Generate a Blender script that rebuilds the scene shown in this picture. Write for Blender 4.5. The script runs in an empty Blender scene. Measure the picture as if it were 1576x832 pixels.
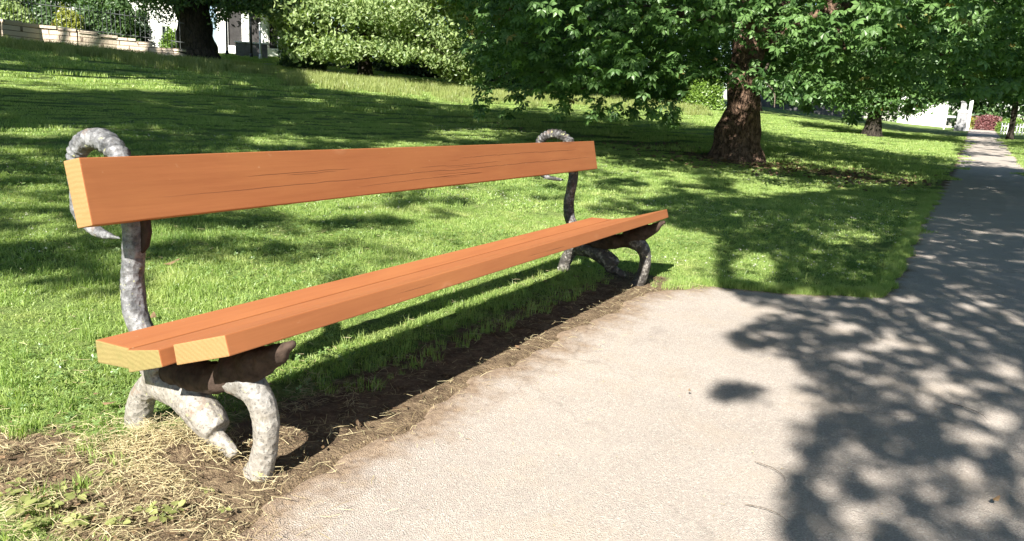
import bpy, bmesh, math, random
import numpy as np
from mathutils import Vector, Matrix, noise
random.seed(7)
rng = np.random.default_rng(11)
sc = bpy.context.scene
COL = sc.collection

# ------------------------------------------------------------------ camera
F, CU, CV, H = 1190.0, 788.0, 416.0, 1.02
M = np.array([[0.87358176, -0.14423709, 0.4648124],
              [0.4839764, 0.15698487, -0.86088478],
              [0.051203, 0.97701147, 0.20694647]])
CAMP = np.array([0.0, 0.0, H])
cd = bpy.data.cameras.new('camera')
cam = bpy.data.objects.new('camera', cd)
COL.objects.link(cam)
cd.sensor_width = 36.0
cd.lens = F / 1576.0 * 36.0
cd.clip_start = 0.02
cd.clip_end = 2000
mw = Matrix.Identity(4)
for i in range(3):
    for j in range(3):
        mw[i][j] = float(M[i][j])
    mw[i][3] = float(CAMP[i])
cam.matrix_world = mw
sc.camera = cam

def ray(u, v):
    return M @ np.array([u - CU, -(v - CV), -F])

def proj(P):
    q = (np.asarray(P, float) - CAMP) @ M
    z = np.where(q[..., 2] < -1e-3, -q[..., 2], 1e-3)
    return CU + F * q[..., 0] / z, CV - F * q[..., 1] / z, q[..., 2] < -0.05

def aty(u, v, y):
    d = ray(u, v); t = y / d[1]
    return np.array([d[0] * t, y, H + d[2] * t])

def atd(u, v, dist):
    """point on a sight line at a horizontal distance"""
    d = ray(u, v); t = dist / math.hypot(d[0], d[1])
    return np.array([d[0] * t, d[1] * t, H + d[2] * t])

# ------------------------------------------------------------------ terrain
def path_line(y):
    return -0.30 + 0.026 * y

def softplus(t, k=1.0):
    return k * np.log1p(np.exp(np.clip(t / k, -30, 30)))

def terrain(x, y):
    x = np.asarray(x, float); y = np.asarray(y, float)
    s = path_line(np.clip(y, -20, 80)) - x
    h = 0.09 * softplus(s - 2.5) - 0.012
    h = np.where(s > 45, h - 0.05 * (s - 45), h)
    rise = 0.026 * (softplus(y - 22, 1.5) - softplus(y - 75, 4.0))
    und = 0.012 * np.sin(1.7 * x + 0.6 * y) * np.sin(0.9 * y - 0.8 * x + 1) * np.clip((s - 0.6) / 2, 0, 1)
    return h + rise + und

def ground_hit(u, v, maxd=120):
    d = ray(u, v); d = d / math.hypot(d[0], d[1])
    t = 0.8
    while t < maxd:
        if H + d[2] * t < terrain(d[0] * t, d[1] * t):
            a, b = t - 0.25, t
            for _ in range(20):
                m = (a + b) / 2
                if H + d[2] * m < terrain(d[0] * m, d[1] * m): b = m
                else: a = m
            return np.array([d[0] * b, d[1] * b, H + d[2] * b])
        t += 0.25 if t > 8 else 0.05
    return atd(u, v, maxd)

YL = [-40, 0.6, 1.2, 2.3, 4.05, 4.35, 4.62, 4.78, 5.09, 5.6, 10.5, 23.9, 60, 130]
XLv = [-1.2, -1.30, -1.36, -1.42, -1.40, -1.33, -1.20, -0.74, -0.24, -0.17, -0.09, 0.35, 1.26, 3.1]
def path_left(y):
    y = np.asarray(y, float)
    n = 0.03 * np.sin(7.3 * y) + 0.02 * np.sin(17.1 * y + 1) + 0.012 * np.sin(41 * y + 2)
    return np.interp(y, YL, XLv) + n * np.where(y < 12, 0.7, 1.6)

def path_right(y):
    y = np.asarray(y, float)
    n = 0.03 * np.sin(6.1 * y + 2) + 0.02 * np.sin(15.7 * y) + 0.012 * np.sin(37 * y)
    return np.interp(y, [-40, 0, 10, 24, 60, 130], [1.7, 1.7, 1.75, 2.0, 2.9, 4.7]) + n

def on_path(x, y, pad=0.0):
    return (x > path_left(y) - pad) & (x < path_right(y) + pad)

# ------------------------------------------------------------------ mesh helpers
def mesh_np(name, V, Fc, mats=None, attrs=None, smooth=False, matidx=None):
    """V (n,3); Fc (m,3) or (m,4) int array, or a list of arrays"""
    me = bpy.data.meshes.new(name)
    V = np.asarray(V, np.float32)
    if not isinstance(Fc, (list, tuple)): Fc = [Fc]
    Fc = [np.asarray(f, np.int32) for f in Fc if len(f)]
    me.vertices.add(len(V)); me.vertices.foreach_set('co', V.ravel())
    loops = np.concatenate([f.ravel() for f in Fc])
    tot = np.concatenate([np.full(len(f), f.shape[1], np.int32) for f in Fc])
    st = np.concatenate([[0], np.cumsum(tot)[:-1]]).astype(np.int32)
    me.loops.add(len(loops)); me.loops.foreach_set('vertex_index', loops)
    me.polygons.add(len(tot)); me.polygons.foreach_set('loop_start', st)
    me.polygons.foreach_set('loop_total', tot)
    if matidx is not None: me.polygons.foreach_set('material_index', np.asarray(matidx, np.int32))
    me.polygons.foreach_set('use_smooth', np.full(len(tot), bool(smooth)))
    for k, a in (attrs or {}).items():
        at = me.attributes.new(k, 'FLOAT', 'POINT'); at.data.foreach_set('value', np.asarray(a, np.float32))
    me.update(); me.validate()
    for m in (mats or []): me.materials.append(m)
    return me

def link(name, me, parent=None, loc=None):
    o = bpy.data.objects.new(name, me); COL.objects.link(o)
    if loc is not None: o.location = loc
    if parent is not None: o.parent = parent
    return o

def tag(o, label=None, cat=None, group=None, kind=None):
    if label: o['label'] = label
    if cat: o['category'] = cat
    if group: o['group'] = group
    if kind: o['kind'] = kind
    return o

def thing(name, label, cat, loc=(0, 0, 0), group=None):
    o = bpy.data.objects.new(name, None); COL.objects.link(o)
    o.empty_display_size = 0.2
    o.location = [float(c) for c in loc]
    return tag(o, label, cat, group)

class MB:
    """collects shapes into one mesh"""
    def __init__(s): s.V = []; s.F3 = []; s.F4 = []; s.n = 0
    def add(s, V, f3=(), f4=()):
        V = np.asarray(V, float)
        s.V.append(V)
        if len(f3): s.F3.append(np.asarray(f3) + s.n)
        if len(f4): s.F4.append(np.asarray(f4) + s.n)
        s.n += len(V)
    def box(s, c, d, rz=0.0):
        c = np.asarray(c, float); d = np.asarray(d, float) / 2
        P = np.array([[x, y, z] for z in (-1, 1) for y in (-1, 1) for x in (-1, 1)], float) * d
        ca, sa = math.cos(rz), math.sin(rz)
        P = np.c_[P[:, 0] * ca - P[:, 1] * sa, P[:, 0] * sa + P[:, 1] * ca, P[:, 2]] + c
        s.add(P, f4=[(0, 2, 3, 1), (4, 5, 7, 6), (0, 1, 5, 4), (2, 6, 7, 3), (0, 4, 6, 2), (1, 3, 7, 5)])
    def tube(s, pts, rad, seg=8, squash=(1, 1), nz=0.0, nf=3.0, seed=0.0, cap=True):
        pts = np.asarray(pts, float); rad = np.asarray(rad, float)
        n = len(pts)
        T = np.gradient(pts, axis=0); T /= np.linalg.norm(T, axis=1)[:, None] + 1e-9
        ref = np.array([0, 1.0, 0]) if abs(T[0][1]) < 0.9 else np.array([1.0, 0, 0])
        V = []
        a = np.linspace(0, 2 * math.pi, seg, endpoint=False)
        A = ref - T[0] * ref.dot(T[0]); A /= np.linalg.norm(A)
        for i in range(n):
            A = A - T[i] * A.dot(T[i]); A /= np.linalg.norm(A) + 1e-9
            B = np.cross(T[i], A)
            for k in a:
                r = rad[i]
                q = pts[i] + r * (math.cos(k) * A * squash[0] + math.sin(k) * B * squash[1])
                if nz:
                    q = q + (q - pts[i]) * nz * (noise.noise(Vector(q * nf) + Vector((seed, 0, 0))) * 1.2)
                V.append(q)
        f4 = []
        for i in range(n - 1):
            for k in range(seg):
                k2 = (k + 1) % seg
                f4.append((i * seg + k, i * seg + k2, (i + 1) * seg + k2, (i + 1) * seg + k))
        f3 = []
        if cap:
            V.append(pts[0]); V.append(pts[-1])
            c0, c1 = n * seg, n * seg + 1
            for k in range(seg):
                k2 = (k + 1) % seg
                f3.append((c0, k2, k)); f3.append((c1, (n - 1) * seg + k, (n - 1) * seg + k2))
        s.add(V, f3, f4)
    def mesh(s, name, mats, smooth=False):
        V = np.concatenate(s.V)
        Fs = []
        if s.F4: Fs.append(np.concatenate(s.F4))
        if s.F3: Fs.append(np.concatenate(s.F3))
        return mesh_np(name, V, Fs, mats, smooth=smooth)

def catmull(P, n=8):
    P = np.asarray(P, float)
    Q = np.vstack([2 * P[0] - P[1], P, 2 * P[-1] - P[-2]])
    out = []
    for i in range(1, len(Q) - 2):
        for t in np.linspace(0, 1, n, endpoint=False):
            a, b, c, d = Q[i - 1], Q[i], Q[i + 1], Q[i + 2]
            out.append(0.5 * ((2 * b) + (c - a) * t + (2 * a - 5 * b + 4 * c - d) * t * t + (3 * b - a - 3 * c + d) * t ** 3))
    out.append(Q[-2])
    return np.array(out)

# ------------------------------------------------------------------ materials
def mat(name):
    m = bpy.data.materials.new(name); m.use_nodes = True
    nt = m.node_tree; nt.nodes.clear()
    out = nt.nodes.new('ShaderNodeOutputMaterial')
    return m, nt, out

class NT:
    def __init__(s, nt): s.nt = nt
    def n(s, t, **kw):
        x = s.nt.nodes.new(t)
        for k, v in kw.items(): setattr(x, k, v)
        return x
    def l(s, a, b): s.nt.links.new(a, b)
    def noise(s, vec, scale, detail=4, rough=0.55):
        x = s.n('ShaderNodeTexNoise'); x.inputs['Scale'].default_value = scale
        x.inputs['Detail'].default_value = detail; x.inputs['Roughness'].default_value = rough
        if vec is not None: s.l(vec, x.inputs['Vector'])
        return x.outputs['Fac']
    def voro(s, vec, scale, feature='F1'):
        x = s.n('ShaderNodeTexVoronoi'); x.feature = feature; x.inputs['Scale'].default_value = scale
        if vec is not None: s.l(vec, x.inputs['Vector'])
        return x
    def ramp(s, fac, stops):
        x = s.n('ShaderNodeValToRGB'); cr = x.color_ramp
        while len(cr.elements) < len(stops): cr.elements.new(0.5)
        for e, (p, c) in zip(cr.elements, stops):
            e.position = p
            e.color = (c, c, c, 1) if isinstance(c, (int, float)) else (*c, 1)
        s.l(fac, x.inputs['Fac']); return x.outputs['Color']
    def mix(s, fac, a, b, mode='MIX'):
        x = s.n('ShaderNodeMix', data_type='RGBA', blend_type=mode)
        for sock, v in ((x.inputs['Factor'], fac), (x.inputs['A'], a), (x.inputs['B'], b)):
            if isinstance(v, (int, float)): sock.default_value = v
            elif isinstance(v, tuple): sock.default_value = (*v, 1)
            else: s.l(v, sock)
        return x.outputs['Result']
    def math(s, op, a, b=0.0):
        x = s.n('ShaderNodeMath', operation=op)
        for sock, v in ((x.inputs[0], a), (x.inputs[1], b)):
            if isinstance(v, (int, float)): sock.default_value = v
            else: s.l(v, sock)
        return x.outputs[0]
    def mapping(s, scale=(1, 1, 1), kind='Object'):
        t = s.n('ShaderNodeTexCoord'); mp = s.n('ShaderNodeMapping'); mp.inputs['Scale'].default_value = scale
        s.l(t.outputs[kind], mp.inputs['Vector']); return mp.outputs['Vector']
    def attr(s, name):
        x = s.n('ShaderNodeAttribute'); x.attribute_name = name; return x.outputs['Fac']
    def bump(s, h, strength, dist):
        x = s.n('ShaderNodeBump'); x.inputs['Strength'].default_value = strength
        x.inputs['Distance'].default_value = dist; s.l(h, x.inputs['Height']); return x.outputs['Normal']
    def bsdf(s, out, color, rough=0.8, normal=None, spec=0.3, metal=0.0):
        b = s.n('ShaderNodeBsdfPrincipled')
        if isinstance(color, tuple): b.inputs['Base Color'].default_value = (*color, 1)
        else: s.l(color, b.inputs['Base Color'])
        if isinstance(rough, (int, float)): b.inputs['Roughness'].default_value = rough
        else: s.l(rough, b.inputs['Roughness'])
        b.inputs['Specular IOR Level'].default_value = spec
        b.inputs['Metallic'].default_value = metal
        if normal is not None: s.l(normal, b.inputs['Normal'])
        s.l(b.outputs[0], out.inputs['Surface']); return b

def leaf_mat(name, dark, light, transl=0.35, odd=None, gloss=0.08):
    m, nt, out = mat(name); N = NT(nt)
    v = N.attr('var')
    stops = [(0.0, dark), (0.75, light)]
    if odd: stops += [(0.985, light), (0.995, odd)]
    c = N.ramp(v, stops)
    gn2 = N.n('ShaderNodeNewGeometry').outputs['Position']
    g = N.noise(gn2, 0.9, 3)
    c = N.mix(N.ramp(g, [(0.35, 0.0), (0.7, 0.45)]), c, tuple(x * 0.7 for x in light))
    if name == 'grass_blade':
        c = N.mix(N.ramp(N.noise(gn2, 2.6, 5, 0.7), [(0.50, 0.0), (0.66, 0.55)]), c, (0.50, 0.54, 0.22))
        c = N.mix(N.ramp(N.noise(gn2, 1.1, 4, 0.7), [(0.54, 0.0), (0.68, 0.6)]), c, (0.10, 0.20, 0.04))
    d = N.n('ShaderNodeBsdfDiffuse'); N.l(c, d.inputs['Color'])
    t = N.n('ShaderNodeBsdfTranslucent')
    tc = N.mix(1.0, c, (1.25, 1.35, 0.45), 'MULTIPLY'); N.l(tc, t.inputs['Color'])
    mx = N.n('ShaderNodeMixShader'); mx.inputs[0].default_value = transl
    N.l(d.outputs[0], mx.inputs[1]); N.l(t.outputs[0], mx.inputs[2])
    gl = N.n('ShaderNodeBsdfGlossy'); gl.inputs['Roughness'].default_value = 0.42
    gl.inputs['Color'].default_value = (0.9, 0.95, 0.9, 1)
    m2 = N.n('ShaderNodeMixShader'); m2.inputs[0].default_value = gloss
    N.l(mx.outputs[0], m2.inputs[1]); N.l(gl.outputs[0], m2.inputs[2])
    N.l(m2.outputs[0], out.inputs['Surface']); return m

M_chest = leaf_mat('chestnut_leaf', (0.026, 0.074, 0.020), (0.140, 0.250, 0.075), 0.34, (0.30, 0.20, 0.06), 0.025)
M_maple = leaf_mat('maple_leaf', (0.100, 0.170, 0.050), (0.330, 0.420, 0.170), 0.40, None, 0.03)
M_oak = leaf_mat('oak_leaf', (0.030, 0.070, 0.024), (0.095, 0.165, 0.055), 0.33, None, 0.03)
M_yellow = leaf_mat('yellow_green_leaf', (0.13, 0.17, 0.02), (0.30, 0.32, 0.05), 0.35, (0.5, 0.22, 0.03), 0.05)
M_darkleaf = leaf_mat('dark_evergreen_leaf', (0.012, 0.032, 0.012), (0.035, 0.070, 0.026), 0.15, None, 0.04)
M_red = leaf_mat('red_leaf', (0.13, 0.045, 0.05), (0.24, 0.10, 0.10), 0.25, None, 0.03)
M_bright = leaf_mat('bright_shrub_leaf', (0.09, 0.17, 0.02), (0.20, 0.32, 0.05), 0.40, None, 0.05)
M_grass = leaf_mat('grass_blade', (0.145, 0.260, 0.055), (0.405, 0.520, 0.165), 0.45, (0.60, 0.53, 0.30), 0.03)
M_drygrass = leaf_mat('meadow_grass_blade', (0.16, 0.22, 0.05), (0.33, 0.37, 0.13), 0.35, (0.45, 0.38, 0.2), 0.03)
M_straw = leaf_mat('dry_straw', (0.24, 0.17, 0.085), (0.66, 0.58, 0.36), 0.2, (0.22, 0.12, 0.06), 0.04)
M_weed = leaf_mat('weed_leaf', (0.18, 0.22, 0.06), (0.38, 0.40, 0.15), 0.35, None, 0.06)
M_brownleaf = leaf_mat('fallen_leaf', (0.07, 0.045, 0.028), (0.26, 0.17, 0.10), 0.2, None, 0.06)
M_clleaf = leaf_mat('clover_leaf', (0.09, 0.17, 0.04), (0.21, 0.31, 0.10), 0.35, None, 0.05)
M_clover = leaf_mat('clover_head', (0.5, 0.48, 0.42), (0.75, 0.74, 0.68), 0.3, None, 0.02)

def bark_mat(name, c1, c2, scale=6.0, zs=0.35, bs=0.9, bd=0.05, pale=None):
    m, nt, out = mat(name); N = NT(nt)
    v = N.mapping((1, 1, zs))
    vv = N.voro(v, scale); 
    n1 = N.noise(v, scale * 1.6, 6, 0.65); n2 = N.noise(N.mapping((1, 1, 1)), 1.3, 3)
    c = N.mix(N.ramp(n1, [(0.3, 0.0), (0.7, 1.0)]), c1, c2)
    if pale: c = N.mix(N.ramp(n2, [(0.52, 0.0), (0.68, 0.8)]), c, pale)  # pale patches paint sunlit spots into the bark colour
    pv = N.voro(v, scale * 1.3, 'DISTANCE_TO_EDGE')
    wv_ = N.n('ShaderNodeVectorMath', operation='MULTIPLY_ADD'); wv_.inputs[1].default_value = (.42, .42, .42)
    wn_ = N.n('ShaderNodeTexNoise'); wn_.inputs['Scale'].default_value = scale * .9; wn_.inputs['Detail'].default_value = 4; N.l(v, wn_.inputs['Vector'])
    N.l(wn_.outputs['Color'], wv_.inputs[0]); N.l(v, wv_.inputs[2]); N.l(wv_.outputs[0], pv.inputs['Vector'])
    pl_ = N.ramp(pv.outputs['Distance'], [(0.0, 0.0), (0.11, 1.0)])
    c = N.mix(N.math('MULTIPLY', N.math('SUBTRACT', 1.0, pl_), .5), c, tuple(x * .5 for x in c1))
    h = N.math('ADD', N.math('MULTIPLY', pl_, .45), N.math('MULTIPLY', n1, 1.1))
    N.bsdf(out, c, 0.9, N.bump(h, bs, bd), 0.15); return m
M_bark = bark_mat('chestnut_bark', (0.065, 0.040, 0.028), (0.36, 0.235, 0.165), 6, 0.5, 1.0, 0.16, (0.30, 0.20, 0.15))
M_bark2 = bark_mat('oak_bark', (0.022, 0.019, 0.015), (0.060, 0.050, 0.040), 5, 0.3, 1.0, 0.07)
M_twig = bark_mat('twig_bark', (0.07, 0.055, 0.04), (0.17, 0.14, 0.11), 12, 0.5, 0.5, 0.01)

# ground
def ground_mat():
    m, nt, out = mat('lawn_soil'); N = NT(nt)
    co = N.mapping()
    g = N.ramp(N.noise(co, 0.55, 5, 0.6), [(0.3, (0.130, 0.225, 0.050)), (0.7, (0.255, 0.350, 0.105))])
    g = N.mix(N.ramp(N.noise(co, 9, 5, 0.7), [(0.35, 0.0), (0.75, 0.55)]), g, (0.29, 0.31, 0.12))
    g = N.mix(N.ramp(N.noise(co, 55, 3, 0.7), [(0.42, 0.0), (0.6, 0.55)]), g, (0.035, 0.06, 0.014))
    d = N.ramp(N.noise(co, 14, 6, 0.7), [(0.3, (0.065, 0.042, 0.028)), (0.7, (0.27, 0.20, 0.13))])
    d = N.mix(N.ramp(N.noise(co, 70, 4, 0.7), [(0.5, 0.0), (0.66, 0.8)]), d, (0.30, 0.23, 0.14))
    a = N.attr('dirt')
    f = N.ramp(N.math('ADD', a, N.math('MULTIPLY', N.math('SUBTRACT', N.noise(co, 11, 4, 0.7), 0.5), 0.9)), [(0.42, 0.0), (0.58, 1.0)])
    c = N.mix(f, g, d)
    hh = N.math('ADD', N.noise(co, 30, 5, 0.75), N.math('MULTIPLY', N.noise(co, 130, 3, 0.7), 0.5))
    N.bsdf(out, c, 0.95, N.bump(hh, 0.9, 0.03), 0.1); return m
M_ground = ground_mat()

def path_mat():
    m, nt, out = mat('worn_asphalt'); N = NT(nt)
    co = N.mapping()
    big = N.noise(co, 0.9, 5, 0.6)
    c = N.ramp(big, [(0.3, (0.355, 0.310, 0.275)), (0.7, (0.455, 0.400, 0.355))])
    mid = N.noise(co, 6, 5, 0.65)
    c = N.mix(N.ramp(mid, [(0.45, 0.0), (0.75, 0.5)]), c, (0.35, 0.30, 0.26))
    st = N.voro(co, 260)
    c = N.mix(N.ramp(st.outputs['Color'], [(0.22, 0.48), (0.45, 0.0)]), c, (0.19, 0.175, 0.165))
    c = N.mix(N.ramp(N.voro(co, 210).outputs['Color'], [(0.68, 0.0), (0.85, 0.55)]), c, (0.56, 0.52, 0.46))
    sn = N.ramp(N.noise(co, 2.3, 7, 0.75), [(0.50, 0.0), (0.60, 0.30)])
    c = N.mix(sn, c, (0.40, 0.33, 0.26))
    sd_ = N.ramp(N.noise(N.mapping((1.3, .8, 1)), 3.1, 7, 0.8), [(0.56, 0.0), (0.70, 0.45)])
    c = N.mix(sd_, c, (0.22, 0.19, 0.17))
    dirt = N.attr('edge')
    f = N.ramp(N.math('ADD', dirt, N.math('MULTIPLY', N.math('SUBTRACT', N.noise(co, 7, 6, 0.75), 0.5), 1.1)), [(0.45, 0.0), (0.85, 0.9)])
    dc = N.ramp(N.noise(co, 45, 4, 0.7), [(0.3, (0.13, 0.085, 0.055)), (0.7, (0.34, 0.255, 0.175))])
    c = N.mix(f, c, dc)
    # hair cracks
    cv = N.n('ShaderNodeTexVoronoi', feature='DISTANCE_TO_EDGE'); cv.inputs['Scale'].default_value = 0.55
    wv = N.n('ShaderNodeTexNoise'); wv.inputs['Scale'].default_value = 3.5; wv.inputs['Detail'].default_value = 5
    N.l(co, wv.inputs['Vector'])
    w = N.n('ShaderNodeVectorMath', operation='MULTIPLY_ADD'); w.inputs[1].default_value = (0.35, 0.35, 0.35)
    N.l(wv.outputs['Color'], w.inputs[0]); N.l(co, w.inputs[2]); N.l(w.outputs[0], cv.inputs['Vector'])
    ck = N.ramp(cv.outputs['Distance'], [(0.0, 0.28), (0.006, 0.0)])
    ck = N.math('MULTIPLY', ck, N.ramp(N.noise(co, 0.8, 2), [(0.42, 0.0), (0.52, 1.0)]))
    c = N.mix(ck, c, (0.10, 0.085, 0.07))
    h = N.math('ADD', N.math('MULTIPLY', st.outputs['Distance'], 1.0), N.math('MULTIPLY', N.noise(co, 60, 4, 0.7), 0.8))
    N.bsdf(out, c, 0.9, N.bump(h, 0.75, 0.004), 0.25); return m
M_path = path_mat()

def paint_mat():
    m, nt, out = mat('orange_brown_wood_stain'); N = NT(nt)
    co = N.mapping((1, 0.06, 1))
    fine = N.mapping((1, 0.02, 1))
    g = N.noise(co, 34, 5, 0.6); b = N.noise(N.mapping((1, 0.5, 1)), 5, 3)
    c = N.ramp(g, [(0.3, (0.300, 0.104, 0.038)), (0.7, (0.350, 0.126, 0.047))])
    c = N.mix(N.ramp(b, [(0.4, 0.0), (0.75, 0.45)]), c, (0.39, 0.155, 0.055))
    # long drying cracks
    cr = N.noise(fine, 17, 2, 0.45)
    gate = N.ramp(N.noise(N.mapping((3, 0.7, 3)), 2.1, 2), [(0.57, 0.0), (0.64, 1.0)])
    fg = N.noise(N.mapping((1, 0.03, 1)), 220, 4, 0.6)
    c = N.mix(N.ramp(fg, [(0.4, 0.0), (0.7, 0.16)]), c, (0.20, 0.062, 0.024))
    line = N.ramp(cr, [(0.4945, 0.0), (0.5, 1.0), (0.5055, 0.0)])
    line = N.math('MULTIPLY', line, gate)
    c = N.mix(N.math('MULTIPLY', line, 0.85), c, (0.09, 0.030, 0.014))
    sx_ = N.n('ShaderNodeSeparateXYZ'); N.l(N.mapping(), sx_.inputs[0]); oy, oz = sx_.outputs[1], sx_.outputs[2]
    cy_ = N.n('ShaderNodeCombineXYZ'); N.l(oy, cy_.inputs[1]); wob1 = N.noise(cy_.outputs[0], 2.2, 4, 0.55); wob2 = N.noise(cy_.outputs[0], 9.0, 3, 0.6)
    crk = None
    for zc, y0_, y1_, wd_, ph in ((.733, -1.45, 1.62, .0013, 0.0), (.771, -1.12, -.62, .0012, .3), (.764, -.95, -.70, .001, .5), (.781, .1, 1.4, .0012, .7), (.752, -.2, .5, .0009, .1), (.702, -.6, .1, .0008, .9)):
        zz_ = N.math('ADD', N.math('ADD', zc - .014 + .004 * ph, N.math('MULTIPLY', oy, .006)), N.math('ADD', N.math('MULTIPLY', wob1, .022), N.math('MULTIPLY', wob2, .004)))
        dz_ = N.math('ABSOLUTE', N.math('SUBTRACT', oz, zz_))
        mid_, hf_ = (y0_ + y1_) / 2, (y1_ - y0_) / 2
        env = N.math('SUBTRACT', 1.0, N.math('DIVIDE', N.math('ABSOLUTE', N.math('SUBTRACT', oy, mid_)), hf_))
        env = N.math('MINIMUM', N.math('MULTIPLY', N.math('MAXIMUM', env, 0.0), 4.0), 1.0)
        ln_ = N.math('LESS_THAN', dz_, N.math('MULTIPLY', N.math('MULTIPLY', env, wd_), N.math('ADD', wob2, .35)))
        crk = ln_ if crk is None else N.math('MAXIMUM', crk, ln_)
    line = N.math('MAXIMUM', line, crk); c = N.mix(N.math('MULTIPLY', crk, 0.65), c, (0.09, 0.030, 0.014))
    # knots
    kv = N.voro(N.mapping((1, 0.55, 1)), 5.5)
    k = N.ramp(kv.outputs['Distance'], [(0.02, 1.0), (0.06, 0.0)])
    k2 = N.ramp(kv.outputs['Distance'], [(0.03, 0.0), (0.075, 0.5), (0.14, 0.0)])
    c = N.mix(k2, c, (0.39, 0.17, 0.08)); c = N.mix(N.math('MULTIPLY', k, 0.45), c, (0.22, 0.06, 0.02))
    h = N.math('ADD', N.math('MULTIPLY', g, 0.5), N.math('MULTIPLY', line, -2.5))
    h = N.math('ADD', h, N.math('MULTIPLY', k2, 0.6))
    wear = N.ramp(N.noise(N.mapping((1, 0.35, 1)), 60, 5, 0.75), [(0.66, 0.0), (0.72, 0.5)])
    c = N.mix(wear, c, (0.50, 0.30, 0.17))
    N.bsdf(out, c, 0.68, N.bump(h, 0.6, 0.0025), 0.3); return m
M_paint = paint_mat()

def end_mat(name, c1, c2, stain=0.25):
    m, nt, out = mat(name); N = NT(nt)
    t = N.n('ShaderNodeTexCoord')
    mp = N.n('ShaderNodeMapping'); mp.inputs['Location'].default_value = (0.05, 0, 0.12)
    N.l(t.outputs['Object'], mp.inputs['Vector'])
    w = N.n('ShaderNodeTexWave', wave_type='RINGS', rings_direction='Y')
    w.inputs['Scale'].default_value = 24; w.inputs['Distortion'].default_value = 3.2; w.inputs['Detail'].default_value = 3
    N.l(mp.outputs[0], w.inputs['Vector'])
    c = N.mix(N.ramp(w.outputs['Fac'], [(0.2, 0.0), (0.9, 0.32)]), c1, c2)
    co = N.mapping()
    c = N.mix(N.ramp(N.noise(co, 30, 5, 0.7), [(0.5, 0.0), (0.72, stain * 2)]), c, (0.14, 0.13, 0.045))
    c = N.mix(N.ramp(N.noise(co, 140, 3, 0.7), [(0.6, 0.0), (0.75, 0.5)]), c, (0.12, 0.07, 0.03))
    N.bsdf(out, c, 0.8, N.bump(N.noise(co, 160, 4), 0.5, 0.002), 0.2); return m
M_end = end_mat('fresh_sawn_end', (0.29, 0.175, 0.075), (0.235, 0.125, 0.045), 0.12)
M_endold = end_mat('weathered_sawn_end', (0.22, 0.175, 0.07), (0.15, 0.115, 0.042), 0.3)

def iron_mat(nm='silver_painted_cast_iron', bare=False):  # bare: paints the beams' shade into the iron colour
    m, nt, out = mat(nm); N = NT(nt)
    co = N.mapping()
    n1 = N.noise(co, 26, 6, 0.7); n2 = N.noise(co, 120, 4, 0.7)
    rid = N.voro(N.mapping((1, 1, 0.8)), 60)
    c = N.ramp(n1, [(0.36, (0.045, 0.047, 0.052)), (0.62, (0.24, 0.24, 0.25))])
    cl = N.ramp(n1, [(0.32, (0.19, 0.17, 0.145)), (0.66, (0.31, 0.29, 0.26))])
    g0 = N.n('ShaderNodeSeparateXYZ'); N.l(co, g0.inputs[0])
    low = N.ramp(N.math('ADD', g0.outputs[2], N.math('MULTIPLY', n1, 0.12)), [(0.26, 1.0), (0.46, 0.0)])
    c = N.mix(low, c, cl)
    c = N.mix(N.ramp(n2, [(0.54, 0.0), (0.63, 0.75)]), c, (0.07, 0.065, 0.06))
    c = N.mix(N.ramp(rid.outputs['Distance'], [(0.0, 0.45), (0.16, 0.0)]), c, (0.06, 0.055, 0.05))
    if bare: c = N.mix(N.ramp(n1, [(0.50, 0.88), (0.62, 0.2)]), c, (0.022, 0.019, 0.018))  # bare: the beams' shade on the far frame, painted into its colour
    # rust and grime; lichen spots
    gz_ = N.n('ShaderNodeSeparateXYZ'); N.l(co, gz_.inputs[0])
    ru = N.ramp(N.noise(co, 9, 4, 0.7), [(0.6, 0.0), (0.7, 0.75)])
    c = N.mix(ru, c, (0.20, 0.13, 0.09))
    li = N.ramp(N.noise(N.mapping((1.3, 1.3, 1.3)), 33, 3), [(0.66, 0.0), (0.72, 0.8)])
    c = N.mix(li, c, (0.52, 0.52, 0.24))
    h = N.math('ADD', n1, N.math('MULTIPLY', rid.outputs['Distance'], 1.6))
    h = N.math('ADD', h, N.math('MULTIPLY', n2, 0.4))
    N.bsdf(out, c, N.ramp(n2, [(0.3, 0.45), (0.7, 0.75)]), N.bump(h, 0.7, 0.004), 0.5, 0.1); return m
M_iron = iron_mat(); M_iron_shaded = iron_mat('shaded_cast_iron', True)

def simple(name, c, rough=0.8, nscale=8.0, var=0.25, bump=0.3, bd=0.01, spec=0.3):
    m, nt, out = mat(name); N = NT(nt); co = N.mapping()
    n = N.noise(co, nscale, 5, 0.65)
    cc = N.ramp(n, [(0.3, tuple(x * (1 - var) for x in c)), (0.7, tuple(min(0.9, x * (1 + var)) for x in c))])
    N.bsdf(out, cc, rough, N.bump(n, bump, bd), spec); return m
M_bearer = simple('rusty_shaded_bearer', (0.050, 0.034, 0.026), 0.9, 26, 0.55, 0.9, 0.006, 0.2)  # rust and dirt, with the shade under the seat put into the colour
M_rustwood = simple('rusted_bracket', (0.035, 0.022, 0.017), 0.85, 30, 0.5, 0.8, 0.005)
M_white = simple('white_render', (0.80, 0.79, 0.76), 0.85, 3, 0.05)
M_whitepaint = simple('white_paint', (0.80, 0.80, 0.80), 0.5, 3, 0.05)
M_stonegrey = simple('grey_stone', (0.26, 0.26, 0.27), 0.9, 7, 0.3)
M_kerb = simple('kerb_stone', (0.34, 0.32, 0.28), 0.9, 7, 0.25)
M_metal = simple('black_iron', (0.03, 0.032, 0.034), 0.5, 10, 0.3)
M_rail = simple('grey_green_iron', (0.09, 0.10, 0.10), 0.6, 10, 0.3)
M_slate = simple('slate', (0.09, 0.095, 0.11), 0.7, 6, 0.25)
M_greywall = simple('grey_wall', (0.16, 0.155, 0.16), 0.9, 4, 0.3)
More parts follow.
